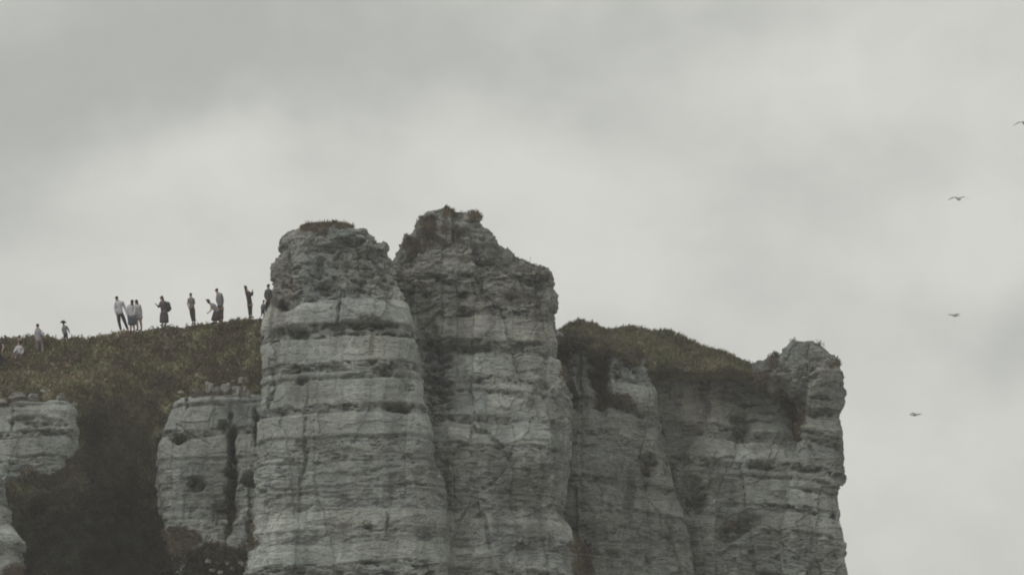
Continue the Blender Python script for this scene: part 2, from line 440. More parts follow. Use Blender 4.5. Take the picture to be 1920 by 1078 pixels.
def rock_detail(V, N, owner, rough=1.0, amp=1.0):
    """push the surface in and out by bed, joint, block and pit; return verts, colour and growth"""
    wv = fbm(V, .35, 3, 5) * .12
    s = V[..., 2] + dipz(V[..., 0]) + wv
    if owner in 'EGI':
        s = s + 1.4 + .5 * fbm(V, .15, 2, 77)
    off, blk, fin, pit, rgh, bri, fli = (np.interp(s, SG, r) for r in TAB)
    if owner in 'EGIC':   # the far faces are more broken up
        k = sst(-.25, .35, fbm(V, .22, 3, 91)) * (.55 if owner == 'C' else .75)
        F = KIND['F']
        off, blk, fin, pit, rgh, bri, fli = (a * (1 - k) + b * k for a, b in zip((off, blk, fin, pit, rgh, bri, fli), F))
    U = V[..., 0] * .85 + V[..., 1] * .55
    d = off * (1 + 1.4 * fbm(V, .6, 3, 7))
    d = d + .30 * fbm(V, .28, 3, 11)
    rg = 0
    for o_, (f_, a_) in enumerate(((1.0, 1.0), (2.1, .55), (4.3, .3))):
        rg = rg + a_ * (.30 - 1.6 * np.abs(vnoise(V[..., 0] * f_, V[..., 1] * f_, V[..., 2] * f_ * 1.9, 23 + o_)))
    d = d + (rgh + .12) * .20 * rg
    h1, h2, cid0 = worley(V + .07 * np.stack([fbm(V, 1.3, 3, 36), fbm(V, 1.3, 3, 37), .3 * fbm(V, 1.3, 3, 38)], -1), .62, 1.25, 12)
    crack = 1 - sst(0, .045, h2 - h1)
    crack = crack * sst(.05, .35, fbm(V, .5, 2, 39))
    d = d + .20 * (cid0 - .5) - .08 * crack
    f1, f2, cid = worley(V + .25 * np.stack([fbm(V, .9, 2, 31), fbm(V, .9, 2, 32), fbm(V, .9, 2, 33)], -1), .95, 1.9, 4)
    bl = (cid - .5) * .75 - .22 * (1 - sst(0, .12, f2 - f1))
    d = d + (blk + .05) * bl
    g1, g2, cid2 = worley(V + .1 * np.stack([fbm(V, 2, 2, 41)] * 3, -1), 1.6, 4.6, 8)
    d = d + (fin * .11 + blk * .10) * ((cid2 - .5) * 1.1 - .5 * (1 - sst(0, .14, g2 - g1)))
    # upright ribs: flat faces that step back and forth
    r1, r2, rid = worley(V + .10 * np.stack([fbm(V, 1.1, 3, 46)] * 2 + [0 * V[..., 0]], -1), .62, .17, 21)
    q1, q2, qid = worley(V + .06 * np.stack([fbm(V, 2.1, 3, 47)] * 2 + [0 * V[..., 0]], -1), 1.5, .55, 22)
    rib = ((rid - .5) * .85 + (qid - .5) * .28 - .05 * (1 - sst(0, .05, r2 - r1)))
    d = d + rib * (.55 if owner == 'A' else .9)
    # thin bedding
    bedn = vnoise(U * .35, 0 * U, s * 4.2, 51) + .6 * vnoise(U * .8, 0 * U, s * 9.0, 52)
    d = d + fin * .10 * bedn + .015 * bedn
    # flint pockets
    pn = fbm(V, 1.6, 3, 61, 3.4)
    pk = sst(.16, .45, pn)
    d = d - pit * .26 * pk
    # vertical joints, bed by bed
    bi = np.floor(s / 1.25)
    jx = U * .42 + _hash(bi, bi * 0, bi * 0, 9) / 4294967295.0 * 3 + .05 * vnoise(U * 1.5, s * 1.5, 0 * s, 14)
    jf = np.abs(jx - np.round(jx)) / .42
    jr = _hash(np.round(jx), bi, bi * 0, 19) / 4294967295.0
    joint = (1 - sst(.0, .06, jf)) * (jr > .6) * sst(-.3, .3, vnoise(U * .9, s * 2.2, 0 * s, 15))
    d = d - .09 * joint
    d = d + (_hash(np.floor(jx + .5), bi, bi * 0, 29) / 4294967295.0 - .5) * .09 * (1 - sst(.8, 1.1, jf * .84))
    d = d * amp * (.43 + .32 * blk / .5)
    px, py = proj(V)
    front = sst(-.1, .25, -N[..., 1])
    wx = px + 9 * fbm(V, 1.0, 4, 71); wy = py + 7 * fbm(V, 1.0, 4, 72)
    push = np.zeros(px.shape); hn = fbm(V, 1.9, 4, 73, 3.0)
    for (cx, cy, rx, ry, ti, dep, ow) in CARVE:
        if ow == owner:
            push = push + dep * gauss(wx, wy, cx, cy, rx, ry, ti) * front * np.clip(.85 + 1.1 * hn, .2, 1.6)
    W = V + N * d[..., None]
    W[..., 1] += push
    W[..., 0] += np.sign(V[..., 0] - V[..., 0].mean()) * 0
    # colour of the stone
    base = np.array((.350, .372, .348))
    c = base * bri[..., None] * np.ones(V.shape) * {'A': 1.0, 'C': .86, 'E': .80, 'G': .80, 'I': .84}.get(owner, .95)
    vst = fbm(V, 1.0, 4, 89, .16)
    c = c * (1 - (.16 if owner in 'AKLM' else .30) * sst(.0, .5, vst))[..., None] * (1 + .10 * (qid - .5) + .10 * (rid - .5))[..., None]
    pat = fbm(V, .45, 4, 81)
    c = c * (1.05 + .42 * pat[..., None])
    strk = fbm(V, 1.3, 4, 83, 3.5)
    c = c * (1 - .30 * (rgh * sst(-.05, .4, strk))[..., None])
    c = c * (1 - .62 * (fli * pk)[..., None] * np.array((1, 1, .97)))
    c = c * (1 - .25 * joint[..., None]) * (1 - .14 * crack[..., None]) * (1 + .16 * (cid0 - .5) + .10 * (cid2 - .5))[..., None]
    gl = fbm(V, .5, 3, 85)
    c = c * (1 + np.stack([.05 * gl, .0 * gl, -.05 * gl], -1))
    mottle = fbm(V, 2.4, 4, 87, 4)
    for (cx, cy, rx, ry, st, mul) in PAINT:  # stains along with the painted shade, lit faces and haze
        g = gauss(wx, wy, cx, cy, rx * 1.1, ry * 1.1, 0, 1.0) * st * (.75 + .9 * np.clip(mottle, -.6, 1))
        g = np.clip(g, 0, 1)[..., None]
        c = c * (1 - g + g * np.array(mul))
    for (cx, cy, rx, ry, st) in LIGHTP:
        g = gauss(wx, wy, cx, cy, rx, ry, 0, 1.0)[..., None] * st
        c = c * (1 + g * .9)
    grow = np.zeros(px.shape)
    for (cx, cy, rx, ry, am) in GROWTH:
        grow = np.maximum(grow, am * gauss(wx, wy, cx, cy, rx, ry, 0, 1.0))
    gn = fbm(V, 1.4, 4, 95)
    gm = sst(.30, .55, grow + .28 * gn)
    soil = np.array((.165, .145, .112)) * (1 + .3 * gn[..., None])
    c = c * (1 - gm[..., None]) + soil * gm[..., None]
    c = np.clip(c * np.where(gm > .5, 1, 1.06)[..., None], .02, .62)
    W = W + N * (gm * (.04 + .08 * gn))[..., None]
    return W, c, gm


def normals_grid(V, wrap):
    if wrap:
        dc = np.roll(V, -1, 1) - np.roll(V, 1, 1)
    else:
        dc = np.gradient(V, axis=1)
    dr = np.gradient(V, axis=0)
    n = np.cross(dc, dr)
    n /= np.maximum(np.linalg.norm(n, axis=-1, keepdims=True), 1e-9)
    return n


def column(name, owner, left, right, Yc, kd, dmax, expo=.72, step=.055, zlow=None, shift=None, amp=1.0, parent=None, label=None, tilt=0.0):
    """closed rock mass: outline left/right in photo rows at its middle distance Yc, front bulging kd x half width (up to dmax)"""
    la = np.array([P(a, b, Yc) for a, b in left]); ra = np.array([P(a, b, Yc) for a, b in right])
    ztop = min(la[0, 2], ra[0, 2])
    zvis = float(P(900, 1110, Yc)[2])
    zf = np.arange(ztop, zvis, -.01)
    xl = np.interp(zf, la[::-1, 2], la[::-1, 0]); xr = np.interp(zf, ra[::-1, 2], ra[::-1, 0])
    # adaptive rings: even steps along the outline
    ds = np.sqrt(.01 ** 2 + np.maximum(np.abs(np.gradient(xl)), np.abs(np.gradient(xr))) ** 2 * .5)
    cs = np.cumsum(ds); n = int(cs[-1] / step)
    zi = np.interp(np.linspace(cs[0], cs[-1], n), cs, zf)
    zlowr = np.linspace(zvis, 0.0, 40)[1:]
    zi = np.concatenate([zi, zlowr])
    xl_ = np.interp(zi, la[::-1, 2], la[::-1, 0]); xr_ = np.interp(zi, ra[::-1, 2], ra[::-1, 0])
    grow = np.clip((zvis - zi) / zvis, 0, 1) * 2.5
    xl_ -= grow; xr_ += grow
    cx, hw = (xl_ + xr_) / 2, np.maximum((xr_ - xl_) / 2, .02)
    hd = np.minimum(hw * kd, dmax) + grow
    nf = int(2.5 * (np.median(hw[:n]) + min(dmax, np.median(hw[:n]) * kd)) / step)
    ph = np.concatenate([np.linspace(radians(-25), radians(205), nf), np.linspace(radians(205), radians(335), 26)[1:-1]])
    hw0, hd0 = np.median(hw[:n]), np.median(hd[:n])
    pf = np.linspace(radians(-25), radians(205), 4000); cf, sf = np.cos(pf), np.sin(pf)
    al = np.cumsum(np.hypot(np.gradient(hw0 * np.sign(cf) * np.abs(cf) ** expo), np.gradient(hd0 * np.sign(sf) * np.abs(sf) ** expo)) + .35 * (hw0 + hd0) / 4000)
    ph[:nf] = np.interp(np.linspace(al[0], al[-1], nf), al, pf)
    c, s = np.cos(ph), np.sin(ph)
    ex = np.sign(c) * np.abs(c) ** expo; ey = np.sign(s) * np.abs(s) ** expo
    X = cx[:, None] + hw[:, None] * ex[None]
    Y = Yc - hd[:, None] * ey[None]
    if shift is not None:
        Y = Y + shift(X, zi[:, None] + 0 * X)
    Z = zi[:, None] + 0 * X
    if tilt:
        Z = Z - (Yc - Y) * .235 * np.exp(-(ztop - zi) / tilt)[:, None]
    V = np.stack([X, Y, Z], -1)
    N = normals_grid(V, True)
    N = -N if N[n // 2, nf // 2, 1] > 0 else N
    topf = .35 + .65 * sst(0, 1.2, ztop - zi)[:, None]
    W, col, gm = rock_detail(V, N, owner, amp=amp * topf)
    # fade the relief away at the very top so that the cap closes
    nr, nc = W.shape[:2]
    top = W[0].mean(0); tcol = col[0].mean(0)
    allV = np.concatenate([W.reshape(-1, 3), top[None] + (0, 0, .03)]); allC = np.concatenate([col.reshape(-1, 3), tcol[None]])
    q = grid_faces(nr, nc, True)
    k = np.arange(nc); capf = np.stack([np.full(nc, nr * nc), (k + 1) % nc, k], -1)
    me = mesh_np(name, allV, [q, capf], False, allC)
    me.validate()
    o = link(name, me, M_ROCK, parent)
    if label: o['label'] = label
    # root points of plants
    vis = (gm > .55) & (N[..., 1] < .2)
    ar = np.linalg.norm(np.cross(np.gradient(W, axis=0), np.gradient(W, axis=1)), axis=-1)
    ii = np.argwhere(vis)
    if len(ii):
        a = ar[vis]; m = int(min(a.sum() * 110, 9000))
        pick = RNG.choice(len(ii), m, p=a / a.sum())
        jj = ii[pick]
        GROW_PTS.append((W[jj[:, 0], jj[:, 1]], N[jj[:, 0], jj[:, 1]]))
    return o, W


# ------------------------------------------------------------------ sea and beach (below the frame)
def sheet(name, x0, x1, y0, y1, z, m, n=60, amp=0, seed=1):
    xs = np.linspace(x0, x1, n); ys = np.linspace(y0, y1, n)
    X, Y = np.meshgrid(xs, ys)
    V = np.stack([X, Y, z + 0 * X], -1)
    V[..., 2] += amp * fbm(V, .03, 3, seed)
    me = mesh_np(name, V, [grid_faces(n, n)], True)
    o = link(name, me, m)
    return o


def b_sea(t, b):
    a = noise_map(t, .25, (1, 1, 1), 6)
    t.links.new(ramp(t, a.outputs['Fac'], [(.3, (.035, .06, .06)), (.7, (.06, .09, .085))]), b.inputs['Base Color'])
    b.inputs['Roughness'].default_value = .2
    t.links.new(tnode(t, 'ShaderNodeBump', {'Strength': .5, 'Distance': .4, 'Height': a.outputs['Fac']}).outputs[0], b.inputs['Normal'])


tag(sheet('sea', -9000, 9000, -9000, 12000, -.6, mat('sea_water', b_sea), 40), kind='structure')
tag(sheet('beach', -400, 420, -200, 420, .15, plain('shingle', (.33, .31, .28), .9, .3, 3.0), 90, .35), kind='structure')

# ------------------------------------------------------------------ haze
hz = bpy.data.materials.new('air'); hz.use_nodes = True
hz.node_tree.nodes.clear()
ho = hz.node_tree.nodes.new('ShaderNodeOutputMaterial'); hv = hz.node_tree.nodes.new('ShaderNodeVolumePrincipled')
hv.inputs['Color'].default_value = (.97, .95, .94, 1); hv.inputs['Density'].default_value = .00040; hv.inputs['Anisotropy'].default_value = .2
hz.node_tree.links.new(hv.outputs[0], ho.inputs['Volume'])
bx = np.array([(x, y, z) for x in (-9500, 9500) for y in (-9500, 12500) for z in (-1.9, 118.0)], float)
bf = np.array([(0, 1, 3, 2), (4, 6, 7, 5), (0, 4, 5, 1), (2, 3, 7, 6), (0, 2, 6, 4), (1, 5, 7, 3)])
tag(link('haze', mesh_np('haze', bx, [bf], False), hz), kind='stuff')

# ------------------------------------------------------------------ cliffs
cliff = bpy.data.objects.new('cliff', None)
cliff.location = (0, 0, 0)
COL.objects.link(cliff)
tag(cliff, 'pale layered chalk cliff with weathered buttresses and dark flint bands', kind='structure')

column('rock_buttress', 'A',
       [(612, 420), (590, 423), (560, 432), (543, 442), (531, 450), (531, 463), (538, 470), (530, 480), (521, 498), (521, 512), (512, 522), (510, 545), (511, 560), (503, 590), (496, 612), (492, 640), (492, 700),
        (494, 760), (488, 800), (488, 850), (484, 920), (479, 960), (480, 1005), (468, 1040), (470, 1060), (462, 1110), (452, 1160)],
       [(630, 420), (650, 424), (668, 431), (686, 432), (690, 445), (700, 457), (719, 467), (721, 475), (712, 483), (722, 492), (731, 508), (738, 522), (750, 545), (762, 566), (772, 600), (780, 640), (785, 700),
        (790, 760), (803, 800), (815, 850), (828, 900), (838, 950), (842, 1010), (846, 1160)],
       254.0, .72, 2.5, .50, tilt=2.5, label='left rounded chalk buttress with grass on its domed top')
column('rock_buttress', 'C',
       [(826, 393), (813, 399), (802, 408), (790, 422), (773, 438), (753, 456), (738, 476), (727, 494), (724, 520), (728, 560), (735, 620), (742, 700), (750, 800), (760, 900), (770, 1160)],
       [(842, 394), (852, 397), (866, 400), (884, 405), (894, 408), (898, 422), (915, 440), (934, 460), (950, 476), (964, 494), (974, 510), (1000, 512), (1029, 517), (1024, 530), (1030, 545), (1040, 560), (1043, 572), (1035, 582), (1038, 620),
        (1040, 680), (1050, 690), (1056, 720), (1070, 760), (1066, 800), (1063, 850), (1060, 900), (1055, 960), (1049, 985), (1066, 1010), (1080, 1060), (1088, 1110), (1092, 1160)],
       258.2, .75, 2.9, .50, shift=lambda X, Z: -2.2 * sst(zrow(640, 256), zrow(900, 256), Z), tilt=9.0, label='tall central chalk pinnacle with a peaked grassy summit')
# back wall that joins the masses
column('cliff_wall', 'W', [(640, 560), (600, 575), (520, 620), (470, 700), (440, 900), (420, 1160)], [(760, 560), (900, 600), (1050, 640), (1120, 700), (1200, 900), (1250, 1160)],
       266.0, .6, 4.0, .5, step=.12)
column('cliff_wall', 'G', [(1110, 704), (1070, 710), (1045, 720), (1030, 740), (1030, 1160)], [(1395, 738), (1440, 744), (1490, 750), (1530, 765), (1545, 800), (1560, 900), (1565, 1160)],
       268.2, .8, 4.4, .40, step=.07, label='recessed chalk wall between the right hand buttresses')
column('rock_buttress', 'E',
       [(1075, 636), (1055, 640), (1030, 650), (1010, 700), (1000, 900), (1000, 1160)],
       [(1150, 652), (1180, 660), (1200, 672), (1212, 690), (1218, 715), (1228, 742), (1227, 775), (1232, 800), (1240, 845), (1252, 880), (1262, 930), (1285, 1000), (1298, 1060), (1304, 1110), (1310, 1160)],
       262.4, .70, 3.2, .48, step=.06, label='broad chalk buttress right of the central pinnacle')
column('rock_buttress', 'G',
       [(1340, 704), (1318, 712), (1310, 740), (1316, 790), (1300, 830), (1270, 860), (1250, 900), (1255, 980), (1270, 1060), (1270, 1160)],
       [(1400, 704), (1440, 716), (1462, 745), (1480, 800), (1505, 850), (1540, 880), (1562, 920), (1565, 1000), (1570, 1160)],
       265.4, .8, 4.5, .50, step=.06, label='chalk buttress left of the right hand stack')
column('rock_buttress', 'I',
       [(1490, 640), (1480, 643), (1473, 654), (1462, 667), (1438, 682), (1424, 692), (1426, 708), (1450, 724), (1472, 738), (1492, 750), (1500, 775), (1506, 800), (1502, 840), (1490, 880), (1475, 930), (1470, 1010), (1465, 1160)],
       [(1510, 637), (1524, 640), (1536, 650), (1548, 667), (1560, 684), (1573, 700), (1579, 718), (1573, 727), (1579, 733), (1577, 755), (1567, 772), (1565, 790), (1571, 812), (1574, 860), (1578, 900), (1580, 914), (1573, 924),
        (1576, 950), (1583, 985), (1590, 1018), (1590, 1035), (1585, 1046), (1592, 1080), (1598, 1110), (1604, 1160)],
       262.5, .8, 2.8, .58, step=.055, tilt=5.0, label='right end chalk stack with a blocky head')
column('rock_outcrop', 'K', [(60, 766), (0, 767), (-60, 768), (-120, 780), (-160, 850), (-170, 900), (-170, 1160)],
       [(120, 766), (138, 772), (148, 782), (151, 792), (145, 802), (149, 815), (154, 835), (155, 855), (146, 880), (140, 1000), (140, 1160)],
       257.4, .9, 3.7, .34, step=.06, amp=.8, label='square chalk outcrop left of the grassy gully')
column('rock_outcrop', 'L', [(400, 750), (348, 755), (328, 764), (322, 782), (316, 800), (308, 826), (298, 852), (295, 885), (294, 912), (298, 940), (306, 1000), (310, 1160)],
       [(440, 750), (500, 752), (520, 770), (530, 900), (530, 1160)],
       258.0, .9, 3.2, .34, step=.055, amp=.8, label='chalk outcrop with a deep vertical cleft right of the gully')
column('rock_outcrop', 'M', [(-60, 884), (-90, 900), (-120, 1000), (-140, 1160)],
       [(-10, 884), (3, 892), (10, 930), (18, 960), (22, 985), (34, 1003), (50, 1018), (56, 1032), (48, 1045), (52, 1062), (62, 1085), (80, 1160)],
       252.6, .9, 2.0, .6, step=.06, amp=.8, label='narrow chalk rib at the bottom left corner')
for o in list(COL.objects):
    if o.name.startswith(('rock_', 'cliff_wall')):
        o.parent = cliff

# ------------------------------------------------------------------ grassy headland
RX = [-1200, -700, -200, 0, 30, 60, 130, 165, 200, 240, 262, 300, 320, 345, 400, 450, 490, 540, 640, 700]
RY = [700, 668, 640, 634, 631, 629, 634, 631, 625, 621, 618, 611, 608, 610, 603, 598, 594, 592, 590, 590]


def ridge(px):
    return np.interp(px, RX, RY)


def slopeY(px, py):
    d = np.maximum(py - ridge(px), 0)
    g1 = np.interp(px, [160, 300], [.057, .026])
    g2 = np.interp(px, [160, 320], [.016, .0125])
    Y = 262.2 - g1 * np.minimum(d, 100) - g2 * np.maximum(d - 100, 0)
    gul = np.exp(-((px - 225 - .12 * (py - 800)) / 62) ** 2) * sst(90, 230, d) * (1 - .55 * sst(300, 430, d)) * 2.4
    return Y + gul


def grass_col(V, px, py, left=True):
    a = fbm(V, .8, 4, 101, 1.6); b = fbm(V, .25, 3, 102); c3 = fbm(V, 2.2, 3, 103)
    olive = np.array((.215, .218, .125)); straw = np.array((.31, .29, .195)); brown = np.array((.20, .178, .132)); deep_green = np.array((.034, .036, .024)) * (1 + 1.0 * np.clip(fbm(V, 1.2, 3, 109), -.9, 1.2))[..., None]
    D_ = V @ np.array([[.5, 0, .6], [0, .5, 0], [-.6, 0, .5]]).T
    a = .5 * a + .9 * fbm(D_ * np.array((1., 1., 3.2)), .5, 3, 107)
    t = sst(-.35, .4, a)[..., None]; c = brown * (1 - t) + olive * t
    t = (sst(.1, .7, b + .4 * c3) * .7)[..., None]; c = c * (1 - t) + straw * t
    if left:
        # near-black green lower down the gully and in a strip beside the outcrop
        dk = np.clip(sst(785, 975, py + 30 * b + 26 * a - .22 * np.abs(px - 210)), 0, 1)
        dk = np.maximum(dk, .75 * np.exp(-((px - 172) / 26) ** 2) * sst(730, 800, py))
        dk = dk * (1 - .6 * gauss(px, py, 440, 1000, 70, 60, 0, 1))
    else:
        dk = .12 + .6 * sst(-.3, .4, b + .5 * a) - .35 * np.exp(-((px - 1330) / 60) ** 2)
    dk = dk[..., None]
    c = c * (1 - dk) + deep_green * dk
    path = (np.exp(-((py - ridge(px) - 7 - 4 * b) / 4) ** 2) * (.9 * sst(160, 200, px) * (1 - sst(280, 310, px)) + .5 * sst(.0, .4, c3)) * (px < 480))[..., None] if left else 0
    c = c * (1 - path) + np.array((.36, .33, .25)) * path
    return np.clip(c, .012, .5)


GRASS = []   # points, normals, colour, size


def headland():
    pxs = np.concatenate([np.linspace(-3600, -530, 70), np.linspace(-520, 700, 330)])
    rows = []
    back = [(120, -10.0), (60, -4.2), (30, -1.6), (14, -.7), (7, -.30), (3, -.10), (1.2, -.02)]
    for dy, dz in back:
        p = P(pxs, ridge(pxs) + 2, 262.2)
        p = p + np.array((0, dy, dz)); p[:, 0] += (dy * .0)
        rows.append(p)
    d = np.concatenate([np.arange(0, 520, 3.0)])
    for k in d:
        py = ridge(pxs) + k + 2
        rows.append(P(pxs, py, slopeY(pxs, py)))
    last = rows[-1]
    for f in np.linspace(0, 1, 12)[1:]:
        r = last.copy(); r[:, 1] -= 14 * f; r[:, 2] = last[:, 2] * (1 - f); rows.append(r)
    V = np.stack(rows)
    px, py = proj(V)
    # turf lumps
    lump = .34 * fbm(V, .5, 4, 111) + .14 * fbm(V, 1.5, 3, 112)
    fade = np.ones(V.shape[0]); fade[:7] = .2; fade[7:12] = .35
    V[..., 2] += lump * fade[:, None]; V[..., 1] -= .8 * lump * fade[:, None]
    # hanging turf lip above the two outcrops
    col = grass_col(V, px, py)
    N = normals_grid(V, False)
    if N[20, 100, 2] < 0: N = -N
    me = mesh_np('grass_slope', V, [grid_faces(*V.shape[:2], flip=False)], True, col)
    o = link('grass_slope', me, M_SOIL); tag(o, kind='structure')
    ar = np.linalg.norm(np.cross(np.gradient(V, axis=0), np.gradient(V, axis=1)), axis=-1)
    ok = (px > -60) & (px < 545) & (py < 1110)
    ok[:8] = False; ok[7 + 172:] = False
    w = (ar * ok * (.25 + sst(-.3, .5, fbm(V, 1.1, 3, 115)))).ravel(); w /= w.sum()
    pick = RNG.choice(w.size, 42000, p=w)
    jit = RNG.normal(0, .05, (42000, 3))
    GRASS.append((V.reshape(-1, 3)[pick] + jit, N.reshape(-1, 3)[pick], grass_col(V, px, py).reshape(-1, 3)[pick]))
    return V


HV = headland()

# right hand hill top behind the buttresses
QX = [900, 1000, 1043, 1050, 1062, 1075, 1088, 1100, 1112, 1128, 1142, 1160, 1178, 1195, 1215, 1240, 1256, 1272, 1290, 1305, 1322, 1345, 1370, 1392, 1410, 1422, 1436, 1450, 1480]
QY = [640, 640, 630, 624, 613, 609, 606, 611, 612, 619, 621, 619, 618, 616, 619, 622, 625, 632, 639, 648, 655, 661, 671, 681, 689, 692, 687, 686, 712]
BX = [900, 1043, 1070, 1110, 1165, 1215, 1240, 1300, 1370, 1430, 1480]
BY = [646, 646, 646, 650, 660, 688, 696, 692, 690, 704, 724]


def hilltop():
    pxs = np.linspace(960, 1470, 230)
    rd = np.interp(pxs, QX, QY); bd = np.maximum(np.interp(pxs, BX, BY), rd + 8)
    rows = []
    Yr = 272.0 - .0 * pxs; Yb = np.interp(pxs, [1000, 1100, 1180, 1240, 1300, 1400, 1470], [260.5, 260, 260.6, 262.8, 262.6, 262.5, 263])
    for dy, dz in [(90, -9.0), (40, -3.5), (18, -1.4), (8, -.55), (3, -.18), (1, -.04)]:
        rows.append(P(pxs, rd, 272.0) + np.array((0, dy, dz)))
    for t in np.linspace(0, 1, 60):
        py = rd + (bd - rd) * t
        rows.append(P(pxs, py, Yr + (Yb - Yr) * t ** .8))
    last = rows[-1]
    for f in np.linspace(0, 1, 8)[1:]:
        r = last.copy(); r[:, 1] += 6 * f ** .5; r[:, 2] -= .15 + 5 * f ** 1.5; rows.append(r)
    V = np.stack(rows); px, py = proj(V)
    lump = .22 * fbm(V, .7, 4, 121) + .07 * fbm(V, 2.0, 3, 122)
    fade = np.ones(V.shape[0]); fade[:4] = .3
    V[..., 2] += lump * fade[:, None] * .7; V[..., 1] -= lump * fade[:, None]
    col = grass_col(V, px, py, False)
    N = normals_grid(V, False)
    if N[20, 100, 2] < 0: N = -N
    me = mesh_np('hill_top', V, [grid_faces(*V.shape[:2])], True, col)
    tag(link('hill_top', me, M_SOIL), kind='structure')
    ar = np.linalg.norm(np.cross(np.gradient(V, axis=0), np.gradient(V, axis=1)), axis=-1)
    ar[:5] = 0
    w = ar.ravel() / ar.sum()
    pick = RNG.choice(w.size, 16000, p=w)
    GRASS.append((V.reshape(-1, 3)[pick] + RNG.normal(0, .04, (16000, 3)), N.reshape(-1, 3)[pick], col.reshape(-1, 3)[pick]))


hilltop()


# ------------------------------------------------------------------ grass and growth, one blade mesh each
def blades(name, pts, nrm, colr, nb, lmin, lmax, wid, droop=.5, spread=.35, seed=1):
    r = np.random.default_rng(seed)
    n = len(pts) * nb
    p = np.repeat(pts, nb, 0) + r.normal(0, .05, (n, 3))
    N = np.repeat(nrm, nb, 0); C = np.repeat(colr, nb, 0) * r.uniform(.9, 1.12, (n, 1))
    d = N * .7 + np.array((0, 0, .55)) + r.normal(0, spread, (n, 3)); d /= np.linalg.norm(d, axis=1, keepdims=True)
    ln = r.uniform(lmin, lmax, (n, 1)); side = np.cross(d, r.normal(0, 1, (n, 3))); side /= np.linalg.norm(side, axis=1, keepdims=True)
    w = wid * r.uniform(.6, 1.3, (n, 1))
    mid = p + d * ln * .55
    tipd = d + np.array((.25, -.2, -droop)) + r.normal(0, .15, (n, 3)); tipd /= np.linalg.norm(tipd, axis=1, keepdims=True)
    tip = mid + tipd * ln * .5
    V = np.stack([p - side * w, p + side * w, mid + side * w * .8, mid - side * w * .8, tip], 1)
    b = np.arange(n) * 5
    q = np.stack([b, b + 1, b + 2, b + 3], -1); t = np.stack([b + 3, b + 2, b + 4], -1)
    C = np.repeat(C[:, None], 5, 1); C[:, 4] *= 1.1
    me = mesh_np(name, V.reshape(-1, 3), [q, t], True, C.reshape(-1, 3))
    o = link(name, me, M_LEAF); tag(o, kind='stuff')
    return o


p, n_, c_ = GRASS[0]
o = blades('grass', p, n_, c_ * np.array((1.22, 1.18, 1.22)), 6, .09, .26, .026, droop=1.1, seed=11)
tag(o, 'wind bent olive and brown grass on the left slope', 'grass')
p, n_, c_ = GRASS[1]
o = blades('scrub', p, n_, c_, 6, .08, .22, .020, droop=.6, seed=12)
tag(o, 'dark scrub covering the hill top right of the pinnacle', 'scrub')
gp = np.concatenate([a for a, b in GROW_PTS]); gn_ = np.concatenate([b for a, b in GROW_PTS])
gcol = np.array((.170, .150, .108)) * (1 + .5 * fbm(gp, .9, 3, 131)[:, None]) * np.array((1, 1, 1))
o = blades('ledge_growth', gp, gn_, np.clip(gcol, .02, .3), 5, .07, .20, .016, droop=.7, seed=13)
tag(o, 'brown grass and weeds rooted on chalk ledges', 'weeds')


# ------------------------------------------------------------------ loose stones
def stone_mesh(seed, sx, sy, sz):
    import bmesh
    bm = bmesh.new(); bmesh.ops.create_icosphere(bm, subdivisions=3, radius=1)
    co = np.array([v.co[:] for v in bm.verts])
    q = np.sign(co) * np.abs(co) ** .62; q /= np.abs(q).max()
    rr_ = np.random.default_rng(seed)
    for _ in range(9):
        n_ = rr_.normal(0, 1, 3); n_ /= np.linalg.norm(n_); h_ = rr_.uniform(.62, .95); o_ = np.maximum(q @ n_ - h_, 0); q = q - o_[:, None] * n_
    dd = .92 + .34 * fbm(q + seed * 7.3, .9, 3, seed) + .08 * fbm(q + seed, 2.8, 2, seed + 3)
    f1, f2, cid = worley(q + seed * 3.1, 1.1, 1.1, seed)
    q = q * (dd + .15 * (cid - .5))[:, None] * np.array((sx, sy, sz))
    for v, c in zip(bm.verts, q): v.co = c
    me = bpy.data.meshes.new('stone'); bm.to_mesh(me); bm.free()
    a = me.color_attributes.new('tint', 'FLOAT_COLOR', 'POINT')
    c = np.ones((len(me.vertices), 4), np.float32); c[:, :3] = np.array((.30, .30, .275)) * (1 + .3 * fbm(q, 1.5, 3, seed))[:, None]
    a.data.foreach_set('color', c.ravel())
    return me


STONES = [  # px, py centre, w, h in photo pixels, distance
    (31, 739, 32, 15, 254.4), (63, 739, 23, 16, 254.4), (83, 731, 11, 9, 254.9), (113, 740, 18, 13, 254.6), (128, 750, 14, 9, 254.0), (139, 755, 11, 9, 254.3), (4, 750, 18, 12, 254.2),
    (393, 722, 19, 20, 255.2), (405, 728, 14, 11, 254.9), (423, 724, 19, 20, 255.2), (438, 726, 14, 13, 255.4), (449, 728, 11, 22, 255.0), (462, 728, 16, 20, 255.0), (437, 713, 7, 6, 255.6), (452, 710, 13, 12, 255.6),
    (391, 1052, 19, 11, 253.3), (408, 1056, 11, 9, 253.2), (427, 1056, 11, 12, 253.2), (452, 1056, 13, 13, 253.1), (437, 1066, 12, 10, 253.0), (474, 1044, 16, 12, 252.6), (461, 1019, 13, 9, 253.7), (421, 978, 13, 9, 254.2),
    (398, 1068, 14, 9, 252.9), (414, 1074, 12, 9, 252.8), (340, 734, 14, 7, 255.3), (365, 729, 12, 6, 255.5)]
for k, (sx, sy, w, h, Y) in enumerate(STONES):
    s = 1 / 38.0 / 2 * 1.05
    o = link('stone', stone_mesh(k + 1, w * s, (w + h) * .5 * s, h * s), M_ROCK, cliff)
    o.location = P(sx, sy, Y if Y > 254 else float(slopeY(np.float64(sx), np.float64(sy))) - .22)
    if sy < 760: o.location.z -= h * s * .6
    o.rotation_euler = (random.uniform(-.2, .2), random.uniform(-.2, .2), random.uniform(-.5, .5))


